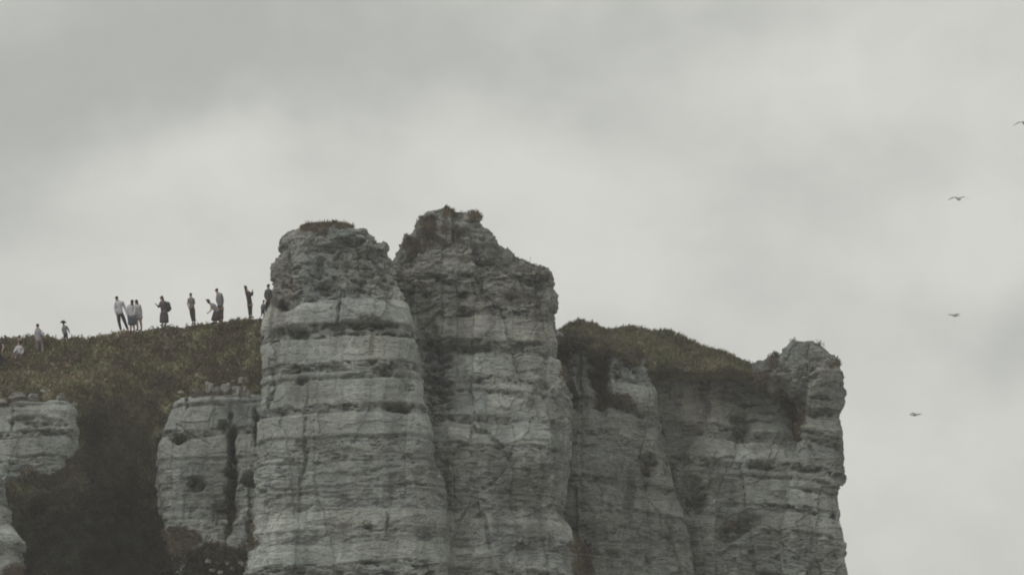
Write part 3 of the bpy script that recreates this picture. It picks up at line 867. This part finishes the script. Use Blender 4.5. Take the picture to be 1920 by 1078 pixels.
# ------------------------------------------------------------------ single plants on the rock
def shrub(px, py, Y, size, label, colr, leafy=1.0, seed=0, upright=.5, nst=26):
    r = np.random.default_rng(seed + 50)
    base = P(px, py, Y)
    e = bpy.data.objects.new('shrub', None); e.location = base; COL.objects.link(e)
    tag(e, label, 'shrub')
    SV, SF, LV, LF = [], [], [], []
    for k in range(nst):
        d = r.normal(0, .55, 3); d[2] = abs(d[2]) * .6 + upright; d[1] -= .35; d /= np.linalg.norm(d)
        ln = size * r.uniform(.55, 1.0); prev = np.zeros(3); rad = .010
        side = np.cross(d, (0, 1, .2)); side /= np.linalg.norm(side); up2 = np.cross(d, side)
        ringp = None
        for j in range(4):
            p0 = d * ln * j / 3 + r.normal(0, .03 * size, 3) * (j > 0) + np.array((0, 0, -.12 * size * (j / 3) ** 2 * 1.2))
            rr = rad * (1 - .27 * j)
            ring = [p0 + side * rr * cos(a) + up2 * rr * sin(a) for a in (0, 2.09, 4.19)]
            i0 = len(SV); SV += ring
            if j: SF += [(i0 - 3 + a, i0 - 3 + (a + 1) % 3, i0 + (a + 1) % 3, i0 + a) for a in range(3)]
            if j >= 1:
                for _ in range(int(5 * leafy)):
                    lc = p0 + r.normal(0, .07 * size, 3); a1 = r.normal(0, 1, 3); a1 /= np.linalg.norm(a1); a2 = np.cross(a1, r.normal(0, 1, 3)); a2 /= np.linalg.norm(a2)
                    sz = r.uniform(.025, .05); i1 = len(LV)
                    LV += [lc - a1 * sz, lc + a2 * sz * .5, lc + a1 * sz, lc - a2 * sz * .5]; LF.append((i1, i1 + 1, i1 + 2, i1 + 3))
    for nm, vv, ff in (('stem', SV, SF), ('foliage', LV, LF)):
        if not ff: continue
        vv = np.array(vv); cc = np.tile(np.array(colr) * (.8 if nm == 'stem' else 1), (len(vv), 1)) * r.uniform(.8, 1.25, (len(vv), 1))
        link(nm, mesh_np(nm, vv, [np.array(ff)], False, cc), M_LEAF, e)


shrub(336, 832, 254.6, .62, 'dark round bush rooted in the left outcrop above the hollow', (.035, .045, .028), 1.6, 1, .35, 60)
shrub(690, 992, 249.9, .50, 'spiky dark tuft low on the left buttress', (.040, .044, .034), .5, 2, .45, 40)
shrub(884, 408, 258.4, .42, 'thin twiggy plant on the summit of the central pinnacle', (.11, .10, .085), .8, 3, .8, 22)
shrub(895, 414, 258.2, .30, 'low leafy tuft below the twiggy plant on the summit', (.06, .058, .045), 1.2, 4, .4, 26)
shrub(1534, 652, 262.2, .46, 'wispy plant sprouting at the top right of the end stack', (.10, .10, .07), .8, 5, .7, 20)
shrub(1456, 672, 262.3, .46, 'green tuft on the left shoulder of the end stack', (.075, .085, .04), 1.3, 6, .6, 30)
shrub(1440, 687, 262.3, .34, 'small green plant at the foot of the end stack shoulder', (.075, .082, .04), 1.3, 7, .5, 24)
shrub(1290, 646, 270.5, .34, 'small wispy plant on the hill top skyline', (.09, .09, .06), .8, 8, .8, 22)
shrub(1408, 1038, 261.4, .40, 'small dark plant in a crack low on the right cliff', (.04, .045, .032), .9, 9, .5, 26)


# ------------------------------------------------------------------ people
SKIN = [plain('skin_fair', (.36, .24, .18), .6, .05), plain('skin_tan', (.24, .15, .11), .6, .05)]
CL = {}


def cloth(rgb):
    if rgb not in CL:
        CL[rgb] = plain('cloth', rgb, .9, .12, 9)
    return CL[rgb]


HAIRC = {'dark': (.030, .024, .020), 'brown': (.065, .045, .030), 'fair': (.20, .15, .09)}


def skin_obj(name, verts, edges, radii, m, parent, root=0, sub=2):
    me = bpy.data.meshes.new(name)
    me.from_pydata([tuple(v) for v in verts], edges, [])
    me.materials.append(m)
    o = bpy.data.objects.new(name, me); COL.objects.link(o); o.parent = parent
    sk = o.modifiers.new('Skin', 'SKIN'); sk.use_smooth_shade = True
    if not me.skin_vertices: me.skin_vertices.new()
    for i, r in enumerate(radii):
        rr = r if isinstance(r, tuple) else (r, r)
        me.skin_vertices[0].data[i].radius = rr
        me.skin_vertices[0].data[i].use_root = (i == root)
    ss = o.modifiers.new('Subdivision', 'SUBSURF'); ss.levels = ss.render_levels = sub
    return o


def lathe(name, rings, m, parent, nseg=18, wav=0.0, seed=0):
    """rings: (centre xyz, rx, ry)"""
    r = np.random.default_rng(seed); ph = r.uniform(0, 6, 3)
    V = []
    for i, (c, rx, ry) in enumerate(rings):
        a = np.linspace(0, 2 * pi, nseg, endpoint=False)
        f = 1 + wav * i / len(rings) * (np.sin(a * 5 + ph[0]) + .6 * np.sin(a * 8 + ph[1]))
        V.append(np.stack([c[0] + rx * f * np.cos(a), c[1] + ry * f * np.sin(a), c[2] + 0 * a], -1))
    V = np.stack(V); nr = len(rings)
    n = nr * nseg
    allv = np.concatenate([V.reshape(-1, 3), V[0].mean(0)[None], V[-1].mean(0)[None]])
    k = np.arange(nseg)
    caps = np.concatenate([np.stack([np.full(nseg, n), (k + 1) % nseg, k], -1), np.stack([np.full(nseg, n + 1), (nr - 1) * nseg + k, (nr - 1) * nseg + (k + 1) % nseg], -1)])
    return link(name, mesh_np(name, allv, [grid_faces(nr, nseg, True), caps], True), m, parent)


def person(label, Y, J, top, bottom, hair='dark', hairlen=0, sleeve='long', legs='long', skirt=None, hat=None, skn=0, face=(-.4, 1), shoe=(.05, .045, .04), sc=1.0, dep=None, group=None, bun=False):
    """J: photo positions of the joints; dep: small depth offsets in metres"""
    dep = dep or {}
    keys = ['head', 'neck', 'chest', 'pelvis', 'sl', 'el', 'wl', 'sr', 'er', 'wr', 'hl', 'kl', 'al', 'hr', 'kr', 'ar']
    foot = P((J['al'][0] + J['ar'][0]) / 2, max(J['al'][1], J['ar'][1]) + 1.5, Y)
    e = bpy.data.objects.new('person', None); e.location = foot; COL.objects.link(e)
    tag(e, label, 'person')
    if group: e['group'] = group
    W = {k: P(J[k][0], J[k][1], Y + dep.get(k, 0)) - foot for k in keys}
    fd = np.array((face[0], face[1], 0.0)); fd /= np.linalg.norm(fd)
    # body graph
    v, ed, ra = [], [], []

    def add(p, r, par=None):
        f_ = 1.0 if (isinstance(r, tuple) and r[0] < .11) or (not isinstance(r, tuple) and r < .03) else 1.26
        v.append(np.array(p)); ra.append(tuple(x * sc * f_ for x in r) if isinstance(r, tuple) else r * sc * f_)
        if par is not None: ed.append((par, len(v) - 1))
        return len(v) - 1
    pel = add(W['pelvis'], (.135, .105))
    waist = add(W['pelvis'] * .5 + W['chest'] * .5, (.120, .095), pel)
    ch = add(W['chest'], (.145, .105), waist)
    ub = add(W['chest'] * .25 + (W['sl'] + W['sr']) * .375, (.120, .09), ch)
    nk = add(W['neck'], .052, ub)
    hdir = W['head'] - W['neck']; hl_ = np.linalg.norm(hdir); hdir = hdir / max(hl_, 1e-6)
    jaw = add(W['head'] - hdir * .05 * sc + fd * .015, (.060, .062), nk)
    hm = add(W['head'] + hdir * .01 * sc, (.074, .086), jaw)
    ht = add(W['head'] + hdir * .075 * sc, (.062, .070), hm)
    add(W['head'] + fd * .095 * sc - hdir * .01, .014, hm)
    sdv = np.cross(fd, (0, 0, 1))
    for q in (-1, 1): add(W['head'] + sdv * .082 * q * sc, .015, hm)
    for q, (S, E, Wr) in ((1, ('sl', 'el', 'wl')), (-1, ('sr', 'er', 'wr'))):
        a = add(W[S], .055, ub); mdl = add(W[S] * .5 + W[E] * .5, .045, a); b = add(W[E], .038, mdl); w = add(W[Wr], .026, b)
        fa = W[Wr] - W[E]; fa = fa / max(np.linalg.norm(fa), 1e-6); sd_ = np.cross(fa, fd); sd_ = sd_ / max(np.linalg.norm(sd_), 1e-6)
        pm = add(W[Wr] + fa * .07 * sc, (.030, .016), w)
        for f_, lf in zip((-.028, -.009, .010, .028), (.065, .080, .075, .058)):
            k1 = add(v[pm] + fa * lf * .55 * sc + sd_ * f_ * sc, .009, pm); add(v[pm] + fa * lf * sc + sd_ * f_ * sc + fd * .015, .008, k1)
        th = add(W[Wr] + fa * .03 * sc + sd_ * .035 * q * sc, .011, w); add(W[Wr] + fa * .065 * sc + sd_ * .050 * q * sc, .009, th)
    for H, K, A in (('hl', 'kl', 'al'), ('hr', 'kr', 'ar')):
        h = add(W[H], .085, pel); t_ = add(W[H] * .5 + W[K] * .5, .072, h); k = add(W[K], .052, t_); c = add(W[K] * .6 + W[A] * .4, .050, k); a = add(W[A], .036, c)
        add(W[A] + fd * .06 * sc + np.array((0, 0, -.02)), .032, a)
    skin_obj('body', v, ed, ra, SKIN[skn], e, sub=1)

    def chain(names, pts, rads, m, nm):
        vv = [p_ for p_ in pts]; ee = [(i_, i_ + 1) for i_ in range(len(pts) - 1)]
        return vv, ee
    # top garment
    v, ed, ra = [], [], []
    hem = add(W['pelvis'] + (W['pelvis'] - W['chest']) * .28, (.155, .128)); hem = add(W['pelvis'], (.158, .128), hem)
    wa = add(W['pelvis'] * .5 + W['chest'] * .5, (.146, .118), hem); c0 = add(W['chest'], (.172, .128), wa)
    u0 = add(W['chest'] * .25 + (W['sl'] + W['sr']) * .375, (.142, .108), c0)
    add(W['neck'] * .7 + v[u0] * .3, .066, u0)
    for S, E, Wr in (('sl', 'el', 'wl'), ('sr', 'er', 'wr')):
        a = add(W[S], .074, u0); b = add(W[S] * .5 + W[E] * .5, .064, a)
        if sleeve == 'long':
            c1 = add(W[E], .055, b); add(W[E] * .08 + W[Wr] * .92, .040, c1)
    skin_obj('shirt', v, ed, ra, cloth(top), e, sub=1)
    # lower garment
    if skirt:
        wtop = W['pelvis'] + np.array((0, 0, .06)); hemz = skirt[0]; wid = skirt[1]
        kx = (W['kl'] + W['kr']) / 2
        rings = []
        for t_ in np.linspace(0, 1, 9):
            c_ = wtop * (1 - t_) + kx * t_; c_[2] = wtop[2] * (1 - t_) + (hemz) * t_
            rings.append((c_, .15 * sc * (1 - t_) + wid * t_ ** .7 + .02, .12 * sc * (1 - t_) + wid * .8 * t_ ** .7 + .02))
        lathe('skirt', rings, cloth(bottom), e, 28, .06, 3)
    else:
        v, ed, ra = [], [], []
        hp = add(W['pelvis'] + (W['chest'] - W['pelvis']) * .25, (.146, .112)); hp = add(W['pelvis'], (.150, .118), hp)
        for H, K, A in (('hl', 'kl', 'al'), ('hr', 'kr', 'ar')):
            h = add(W[H], .098, hp); t_ = add(W[H] * .5 + W[K] * .5, .084, h)
            if legs == 'long':
                k = add(W[K], .066, t_); add(W[K] * .1 + W[A] * .9, .050, k)
            elif legs == 'knee':
                add(W[K], .072, t_)
        skin_obj('trousers' if legs == 'long' else 'shorts', v, ed, ra, cloth(bottom), e, sub=1)
    # shoes
    for A in ('al', 'ar'):
        v, ed, ra = [], [], []
        a = add(W[A] + np.array((0, 0, -.035)) - fd * .03, .042); b = add(W[A] + fd * .06 + np.array((0, 0, -.045)), .038, a); add(W[A] + fd * .14 * sc + np.array((0, 0, -.05)), .030, b)
        skin_obj('shoe', v, ed, ra, cloth(shoe), e, sub=1)
    # hair
    hc = cloth(HAIRC[hair])
    v, ed, ra = [], [], []
    a = add(W['head'] + hdir * .070 * sc + fd * .010, (.088, .096)); b = add(W['head'] + hdir * .015 - fd * .035 * sc, (.096, .092), a)
    c_ = add(W['head'] - hdir * .06 * sc - fd * .05 * sc, (.062, .060), b)
    if hairlen:
        n2 = max(2, int(hairlen / .12)); last = c_
        bd = W['pelvis'] - W['neck']; bd /= np.linalg.norm(bd)
        for j in range(1, n2 + 1):
            last = add(W['neck'] - fd * .085 * sc + bd * hairlen * j / n2, (.085 - .03 * j / n2, .055), last)
    if bun:
        add(W['head'] + hdir * .15 - fd * .05, .048, a)
    skin_obj('hair', v, ed, ra, hc, e, sub=1)
    if hat:
        c_ = W['head'] + hdir * .055
        lathe('hat', [(c_ + (0, 0, .085), .05, .05), (c_ + (0, 0, .075), .085, .09), (c_ + (0, 0, .03), .098, .105), (c_ + (0, 0, .005), .10, .108), (c_, .165, .175), (c_ - (0, 0, .012), .168, .178)], cloth(hat), e)
    return e


def yat(px, py):
    return float(slopeY(np.float64(px), np.float64(py)))


WHITE = (.50, .50, .54); NAVY = (.035, .037, .055); CHAR = (.04, .038, .040); GREY = (.20, .195, .20); BLUE = (.075, .095, .125); PINK = (.34, .32, .36)
RY_ = 262.1
person('tall man in white long sleeved shirt and dark trousers, left of the group of three', RY_,
       dict(head=(218.7, 559), neck=(220, 564), chest=(223.5, 573), pelvis=(225.3, 587), sl=(217.3, 568), el=(215.8, 579), wl=(218.5, 590), sr=(230.0, 567.5), er=(234.6, 578), wr=(237.6, 588),
            hl=(222.3, 589), kl=(223.2, 604), al=(227.2, 620.5), hr=(228.6, 589), kr=(234.2, 604), ar=(240.6, 619.5)), WHITE, NAVY, 'dark', 0, dep={'wl': -.1, 'wr': -.1, 'ar': .1})
person('person in a white top and mid length blue skirt, middle of the group of three', RY_ - .25,
       dict(head=(247.5, 565.5), neck=(247.3, 570.5), chest=(245.2, 579), pelvis=(246.3, 592), sl=(240.8, 574.5), el=(238.6, 584), wl=(239.5, 595), sr=(250.5, 574.5), er=(252.6, 584), wr=(250, 592),
            hl=(244, 594), kl=(245, 606), al=(245.5, 618.5), hr=(249, 594), kr=(250, 606), ar=(251.8, 618)), WHITE, BLUE, 'dark', .1, skirt=(.30, .17), dep={'wr': -.2, 'er': -.1})
person('woman with long dark hair and pale dress, right of the group of three', RY_ + .15,
       dict(head=(255.2, 565.2), neck=(256, 570.5), chest=(258.2, 579), pelvis=(259.8, 590), sl=(253.2, 574), el=(252.8, 583), wl=(254.5, 590), sr=(262.3, 574), er=(265, 583.5), wr=(266.3, 592),
            hl=(257.5, 592), kl=(256.8, 605), al=(258.6, 616.5), hr=(262.4, 592), kr=(264, 605), ar=(265.6, 616.5)), (.46, .46, .48), (.44, .44, .46), 'dark', .48, skirt=(.55, .13), sleeve='short', face=(-.8, .5))
d_ = person('person in a dark coat raising a hand to the left, with a big backpack', RY_,
            dict(head=(302.6, 558), neck=(304, 563.5), chest=(306, 573), pelvis=(307.5, 588), sl=(300.8, 568), el=(298.8, 576), wl=(294.4, 572), sr=(310.2, 567.5), er=(313, 578), wr=(309, 583),
                 hl=(304.6, 590), kl=(304.5, 599), al=(304.8, 608), hr=(310.6, 590), kr=(311, 599), ar=(311, 607.5)), (.10, .085, .095), (.085, .075, .08), 'dark', .3, dep={'wl': -.25, 'el': -.15, 'wr': -.15}, face=(-.95, .2), skirt=(.14, .20))
person('slim woman in a short top and dark leggings standing alone, facing the sea', RY_,
       dict(head=(357.4, 552.5), neck=(358, 557.5), chest=(358.6, 565.5), pelvis=(359.9, 578), sl=(353.8, 561.5), el=(351.8, 570), wl=(354.2, 577.5), sr=(362.9, 561.5), er=(365.2, 569.5), wr=(361.2, 573),
            hl=(357.8, 580), kl=(359.5, 593), al=(361.9, 605), hr=(362.4, 580), kr=(363.9, 593), ar=(365.6, 604.5)), (.17, .17, .155), (.06, .062, .062), 'dark', 0, dep={'wl': -.1, 'wr': -.15, 'er': -.05}, bun=False, sc=.88, sleeve='short')
person('person with hair in a bun bending forward beside the standing man', RY_ - .5,
       dict(head=(390.9, 566), neck=(394.3, 569.2), chest=(400.5, 574.5), pelvis=(407.5, 584.5), sl=(396, 572.5), el=(396.2, 581), wl=(391, 585.6), sr=(399, 570.8), er=(407.5, 580), wr=(413, 589),
            hl=(404.6, 587), kl=(401, 595), al=(400.3, 604), hr=(408.2, 587), kr=(406.5, 595.5), ar=(405.6, 604)), (.25, .24, .25), (.07, .055, .065), 'brown', 0, bun=True, skirt=(.14, .19), face=(-.9, .3), dep={'wl': -.3, 'el': -.15}, sleeve='short', sc=.92)
person('man in a grey shirt standing behind the bending person', RY_ + .25,
       dict(head=(405.9, 544.2), neck=(407.7, 549.3), chest=(411.2, 558.5), pelvis=(413, 572.5), sl=(407.3, 553), el=(406.8, 563), wl=(409.5, 571), sr=(414.9, 552.5), er=(417.7, 562.5), wr=(416.9, 573),
            hl=(411.2, 575), kl=(412.9, 588), al=(414, 600.5), hr=(415, 575), kr=(416.2, 588), ar=(417.2, 600.5)), (.22, .22, .235), (.075, .07, .072), 'dark', 0, face=(-.8, .5), dep={'wl': -.1, 'el': -.1})
person('woman with long dark hair holding both hands up in front of her face', RY_,
       dict(head=(460.9, 538), neck=(462.8, 543.8), chest=(465.6, 553), pelvis=(468.1, 567), sl=(461.8, 548.5), el=(469.6, 556), wl=(472.4, 547), sr=(467.3, 548.5), er=(473.2, 554.5), wr=(473.6, 545.5),
            hl=(466.7, 569), kl=(467.3, 581), al=(468.1, 593), hr=(469.9, 569), kr=(470.5, 581), ar=(471.3, 592.5)), (.05, .043, .05), (.055, .05, .053), 'dark', .34, face=(.85, .4), dep={'wl': -.15, 'el': -.2, 'wr': .1}, sc=.86)
person('man in a dark shirt standing at the edge of the rock', RY_ - .2,
       dict(head=(503, 536.2), neck=(503.2, 541.6), chest=(503.5, 551), pelvis=(503.6, 564), sl=(498.8, 546), el=(497.2, 554.5), wl=(499.2, 562), sr=(508, 546), er=(510, 555), wr=(508, 563),
            hl=(501, 566), kl=(500, 577.5), al=(499.9, 588.5), hr=(506.4, 566), kr=(507.2, 577.5), ar=(507, 588.5)), (.075, .075, .082), (.05, .05, .055), 'dark', 0, dep={'wl': -.12})
person('small child standing beside the man at the rock', RY_ - .3,
       dict(head=(494.4, 565), neck=(494, 569.3), chest=(493.3, 574), pelvis=(493, 580.5), sl=(491.2, 571.8), el=(490, 576.8), wl=(490.4, 581.3), sr=(495.8, 571.8), er=(497, 577), wr=(496.4, 581.5),
            hl=(492, 581.6), kl=(491.1, 586.2), al=(490.7, 590.7), hr=(494.3, 581.6), kr=(494.8, 586.2), ar=(495.2, 590.5)), (.14, .14, .15), (.07, .07, .075), 'brown', 0, sc=.66)
yk = yat(74, 661)
person('person in loose white shirt with one arm held out, standing low on the left slope', yk,
       dict(head=(70.4, 610.5), neck=(70.8, 615.5), chest=(71, 624.5), pelvis=(73, 637.5), sl=(67.2, 619.2), el=(66.6, 628), wl=(67.4, 635.5), sr=(75, 619.5), er=(79.5, 627), wr=(84, 630.5),
            hl=(70.8, 640), kl=(70.6, 650), al=(70.2, 660.5), hr=(76.5, 640), kr=(79.5, 649), ar=(80.5, 659.5)), PINK, (.19, .165, .165), 'dark', 0, dep={'wr': -.3, 'er': -.15, 'ar': -.2, 'wl': -.1})
person('small child in a brimmed hat walking on the ridge at the left', yat(124, 642),
       dict(head=(119, 606), neck=(119.6, 610), chest=(121.2, 616), pelvis=(122.6, 624.5), sl=(117.9, 612.8), el=(117, 618), wl=(117.6, 622.5), sr=(124.8, 612.8), er=(128.4, 618), wr=(129.9, 622.3),
            hl=(121.3, 626), kl=(121.3, 632.5), al=(121.4, 638.8), hr=(124, 626), kr=(125.6, 632), ar=(126.6, 637.8)), (.22, .21, .24), (.06, .055, .055), 'brown', 0, hat=(.07, .06, .05), sc=.70)
yk = yat(32, 672)
person('person in a white shirt sitting on the grass, low at the left', yk,
       dict(head=(36.1, 643.2), neck=(35.8, 648), chest=(35.3, 655), pelvis=(36.6, 665.5), sl=(31.2, 651.5), el=(28.2, 658.5), wl=(25.6, 663.5), sr=(40.6, 651.5), er=(42.9, 659), wr=(40, 664.5),
            hl=(33.6, 667), kl=(26.8, 661.8), al=(23.5, 670), hr=(39, 667.5), kr=(31.5, 663.2), ar=(28, 672)), (.50, .50, .53), (.15, .13, .13), 'dark', 0, face=(-.9, .3), dep={'kl': -.45, 'kr': -.5, 'al': -.6, 'ar': -.75, 'wl': -.4, 'wr': -.35, 'el': -.2})
yk = yat(37, 652)
person('person with brown hair and a dusky top sitting higher, behind the one in white', yk,
       dict(head=(36.5, 631.5), neck=(36.5, 636.3), chest=(36.8, 642), pelvis=(37, 650), sl=(32.8, 639.6), el=(31.4, 646), wl=(33.5, 651), sr=(40.6, 639.6), er=(42.2, 646), wr=(40, 651),
            hl=(35, 651), kl=(33, 648.5), al=(32.5, 655.5), hr=(39, 651), kr=(40.5, 648.5), ar=(41, 655.5)), (.11, .085, .09), (.10, .09, .08), 'brown', 0, face=(-.2, 1), dep={'kl': -.35, 'kr': -.35, 'al': -.5, 'ar': -.5, 'wl': -.3, 'wr': -.3}, sc=.9)
yk = yat(1, 690)
person('person in dark blue cut by the left edge of the picture', yk,
       dict(head=(-5, 634.5), neck=(-4.5, 640), chest=(-3, 649), pelvis=(-2, 662), sl=(-9, 643.5), el=(-11, 652), wl=(-10, 660), sr=(2.6, 643.5), er=(6.8, 650), wr=(4.5, 657),
            hl=(-4.5, 664), kl=(-4.5, 676), al=(-4.5, 689), hr=(1, 664), kr=(1.6, 676), ar=(2.2, 689)), (.035, .06, .085), (.03, .032, .045), 'dark', 0, dep={'wr': -.3, 'er': -.1}, sleeve='short')

# the backpack worn by the person in the dark coat
bp = bpy.data.objects.new('backpack', None); bp.location = P(314.2, 578, RY_ + .05); COL.objects.link(bp)
tag(bp, 'bulky dark backpack on the person raising a hand', 'backpack')
lathe('bag', [((0, 0, .33), .04, .05), ((.0, 0, .31), .09, .12), ((.01, 0, .2), .135, .17), ((.015, 0, .0), .15, .18), ((.0, 0, -.14), .13, .16), ((-.01, 0, -.18), .06, .08)], cloth((.07, .068, .06)), bp, 20)
lathe('pocket', [((.11, 0, .1), .03, .05), ((.13, 0, .06), .06, .10), ((.135, 0, -.04), .065, .11), ((.11, 0, -.11), .03, .06)], cloth((.085, .08, .07)), bp, 14)


# ------------------------------------------------------------------ gulls
def b_gull(t, b):
    at = tnode(t, 'ShaderNodeVertexColor', layer_name='tint')
    a = noise_map(t, 12, (1, 1, 1), 3)
    g = ramp(t, a.outputs['Fac'], [(.3, (.9, .9, .9)), (.7, (1.05, 1.05, 1.05))])
    t.links.new(mixc(t, 1.0, at.outputs[0], g, 'MULTIPLY'), b.inputs['Base Color'])


M_GULL = mat('feathers', b_gull)


def gull(px, py, Y, label, yaw, roll=0, pitch=0, flap=.25, span=1.36, droop=-.35):
    V, F, C = [], [], []
    # body along +x (head forward)
    prof = [(-.34, .012, .004), (-.27, .030, .02), (-.18, .055, .0), (-.06, .078, -.01), (.06, .082, -.012), (.15, .066, 0), (.205, .046, .014), (.245, .046, .022), (.285, .036, .020), (.31, .015, .012), (.335, .010, .008), (.36, .003, .002)]
    ns = 12
    for x, r, z in prof:
        for a in np.linspace(0, 2 * pi, ns, endpoint=False):
            V.append((x, r * cos(a), z + r * .92 * sin(a))); C.append((.80, .80, .78) if x < .30 else (.5, .38, .08))
    for i in range(len(prof) - 1):
        for k in range(ns):
            F.append((i * ns + k, i * ns + (k + 1) % ns, (i + 1) * ns + (k + 1) % ns, (i + 1) * ns + k))
    # tail fan
    i0 = len(V)
    for x, w in ((-.26, .028), (-.36, .06), (-.43, .085)):
        for s_ in (-1, 0, 1):
            V.append((x, w * s_, .012)); C.append((.62, .62, .60))
        for s_ in (-1, 0, 1):
            V.append((x, w * s_, .002)); C.append((.62, .62, .60))
    for r_ in range(2):
        a = i0 + r_ * 6; b = a + 6
        for k in (0, 1):
            F.append((a + k, a + k + 1, b + k + 1, b + k)); F.append((a + 3 + k, b + 3 + k, b + 4 + k, a + 4 + k))
    F += [(i0 + 12, i0 + 13, i0 + 16, i0 + 15), (i0 + 13, i0 + 14, i0 + 17, i0 + 16)]
    # wings: sections from root to tip: t, chord, sweep
    half = span / 2
    for sd_ in (-1, 1):
        i0 = len(V)
        secs = []
        for t in np.linspace(0, 1, 15):
            y = .045 + (half - .045) * t
            z = .03 + (flap * min(t, .42) / .42 * .42 + (droop * max(t - .42, 0))) * half
            ch = .17 * (1 - .25 * t) if t < .45 else .151 * (1 - ((t - .45) / .56) ** 1.6) + .012
            sw = .055 * sin(min(t / .45, 1) * pi / 2) - .16 * max(t - .45, 0) ** 1.15
            th = .016 * (1 - t) + .004
            colr = (.48, .50, .52) if t < .84 else (.05, .05, .05)
            for (cx, cz, side) in ((.45, 0, 0), (.22, 1, 0), (-.1, .8, 0), (-.55, 0, 0), (-.1, -.5, 1), (.22, -.6, 1)):
                V.append((sw + cx * ch, sd_ * y, z + cz * th)); C.append(colr if not side else ((.80, .80, .78) if t < .84 else (.06, .06, .06)))
        for i in range(14):
            for k in range(6):
                a = i0 + i * 6
                F.append((a + k, a + (k + 1) % 6, a + 6 + (k + 1) % 6, a + 6 + k))
        F.append(tuple(i0 + 14 * 6 + k for k in range(6)))
    qs = [f for f in F if len(f) == 4]; hx = [f for f in F if len(f) == 6]
    me = mesh_np('gull', np.array(V), [np.array(qs), np.array(hx)], True, np.array(C))
    o = link('gull', me, M_GULL); o.location = P(px, py, Y); o.rotation_euler = (roll, pitch, yaw)
    tag(o, label, 'gull', 'gulls gliding right of the cliff')


gull(1797, 373, 292, 'pale gull gliding with both wings arched, highest gull fully in view', radians(60), radians(4), 0, .30, 1.36, -.42)
gull(1790, 591, 300, 'small gull banking with its right wing tip raised, middle of the right side', radians(28), radians(9), 0, .22, 1.30, -.2)
gull(1716, 777, 292, 'gull banking low, nearest to the end stack', radians(150), radians(-8), 0, .25, 1.30, -.3)
gull(1921, 232, 292, 'gull cut by the right edge of the picture', radians(70), 0, 0, .32, 1.36, -.5)


def perched(px, py, Y):
    v, ed, ra = [], [], []

    def add(p, r, par=None):
        v.append(p); ra.append(r)
        if par is not None: ed.append((par, len(v) - 1))
        return len(v) - 1
    b = add((0, 0, .20), (.075, .072)); b2 = add((.08, 0, .16), (.055, .05), b); b3 = add((.17, 0, .145), (.028, .02), b2); add((.26, 0, .135), (.012, .008), b3)
    c = add((-.07, 0, .235), (.062, .06), b); n = add((-.115, 0, .30), .034, c); h = add((-.135, 0, .345), (.038, .036), n); k = add((-.19, 0, .335), .012, h); add((-.215, 0, .328), .006, k)
    for s in (-1, 1):
        l1 = add((.01, .03 * s, .11), .016, b); l2 = add((.01, .03 * s, .02), .008, l1); add((-.04, .03 * s, .006), .010, l2)
    o = skin_obj('gull', [Vector(q) for q in v], ed, ra, plain('grey_feathers', (.16, .155, .15), .8, .1), None, sub=1)
    o.location = P(px, py, Y); o.rotation_euler = (0, 0, .2)
    o['label'] = 'bird perched in the notch on the summit of the central pinnacle'; o['category'] = 'gull'


perched(842, 399, 258.6)
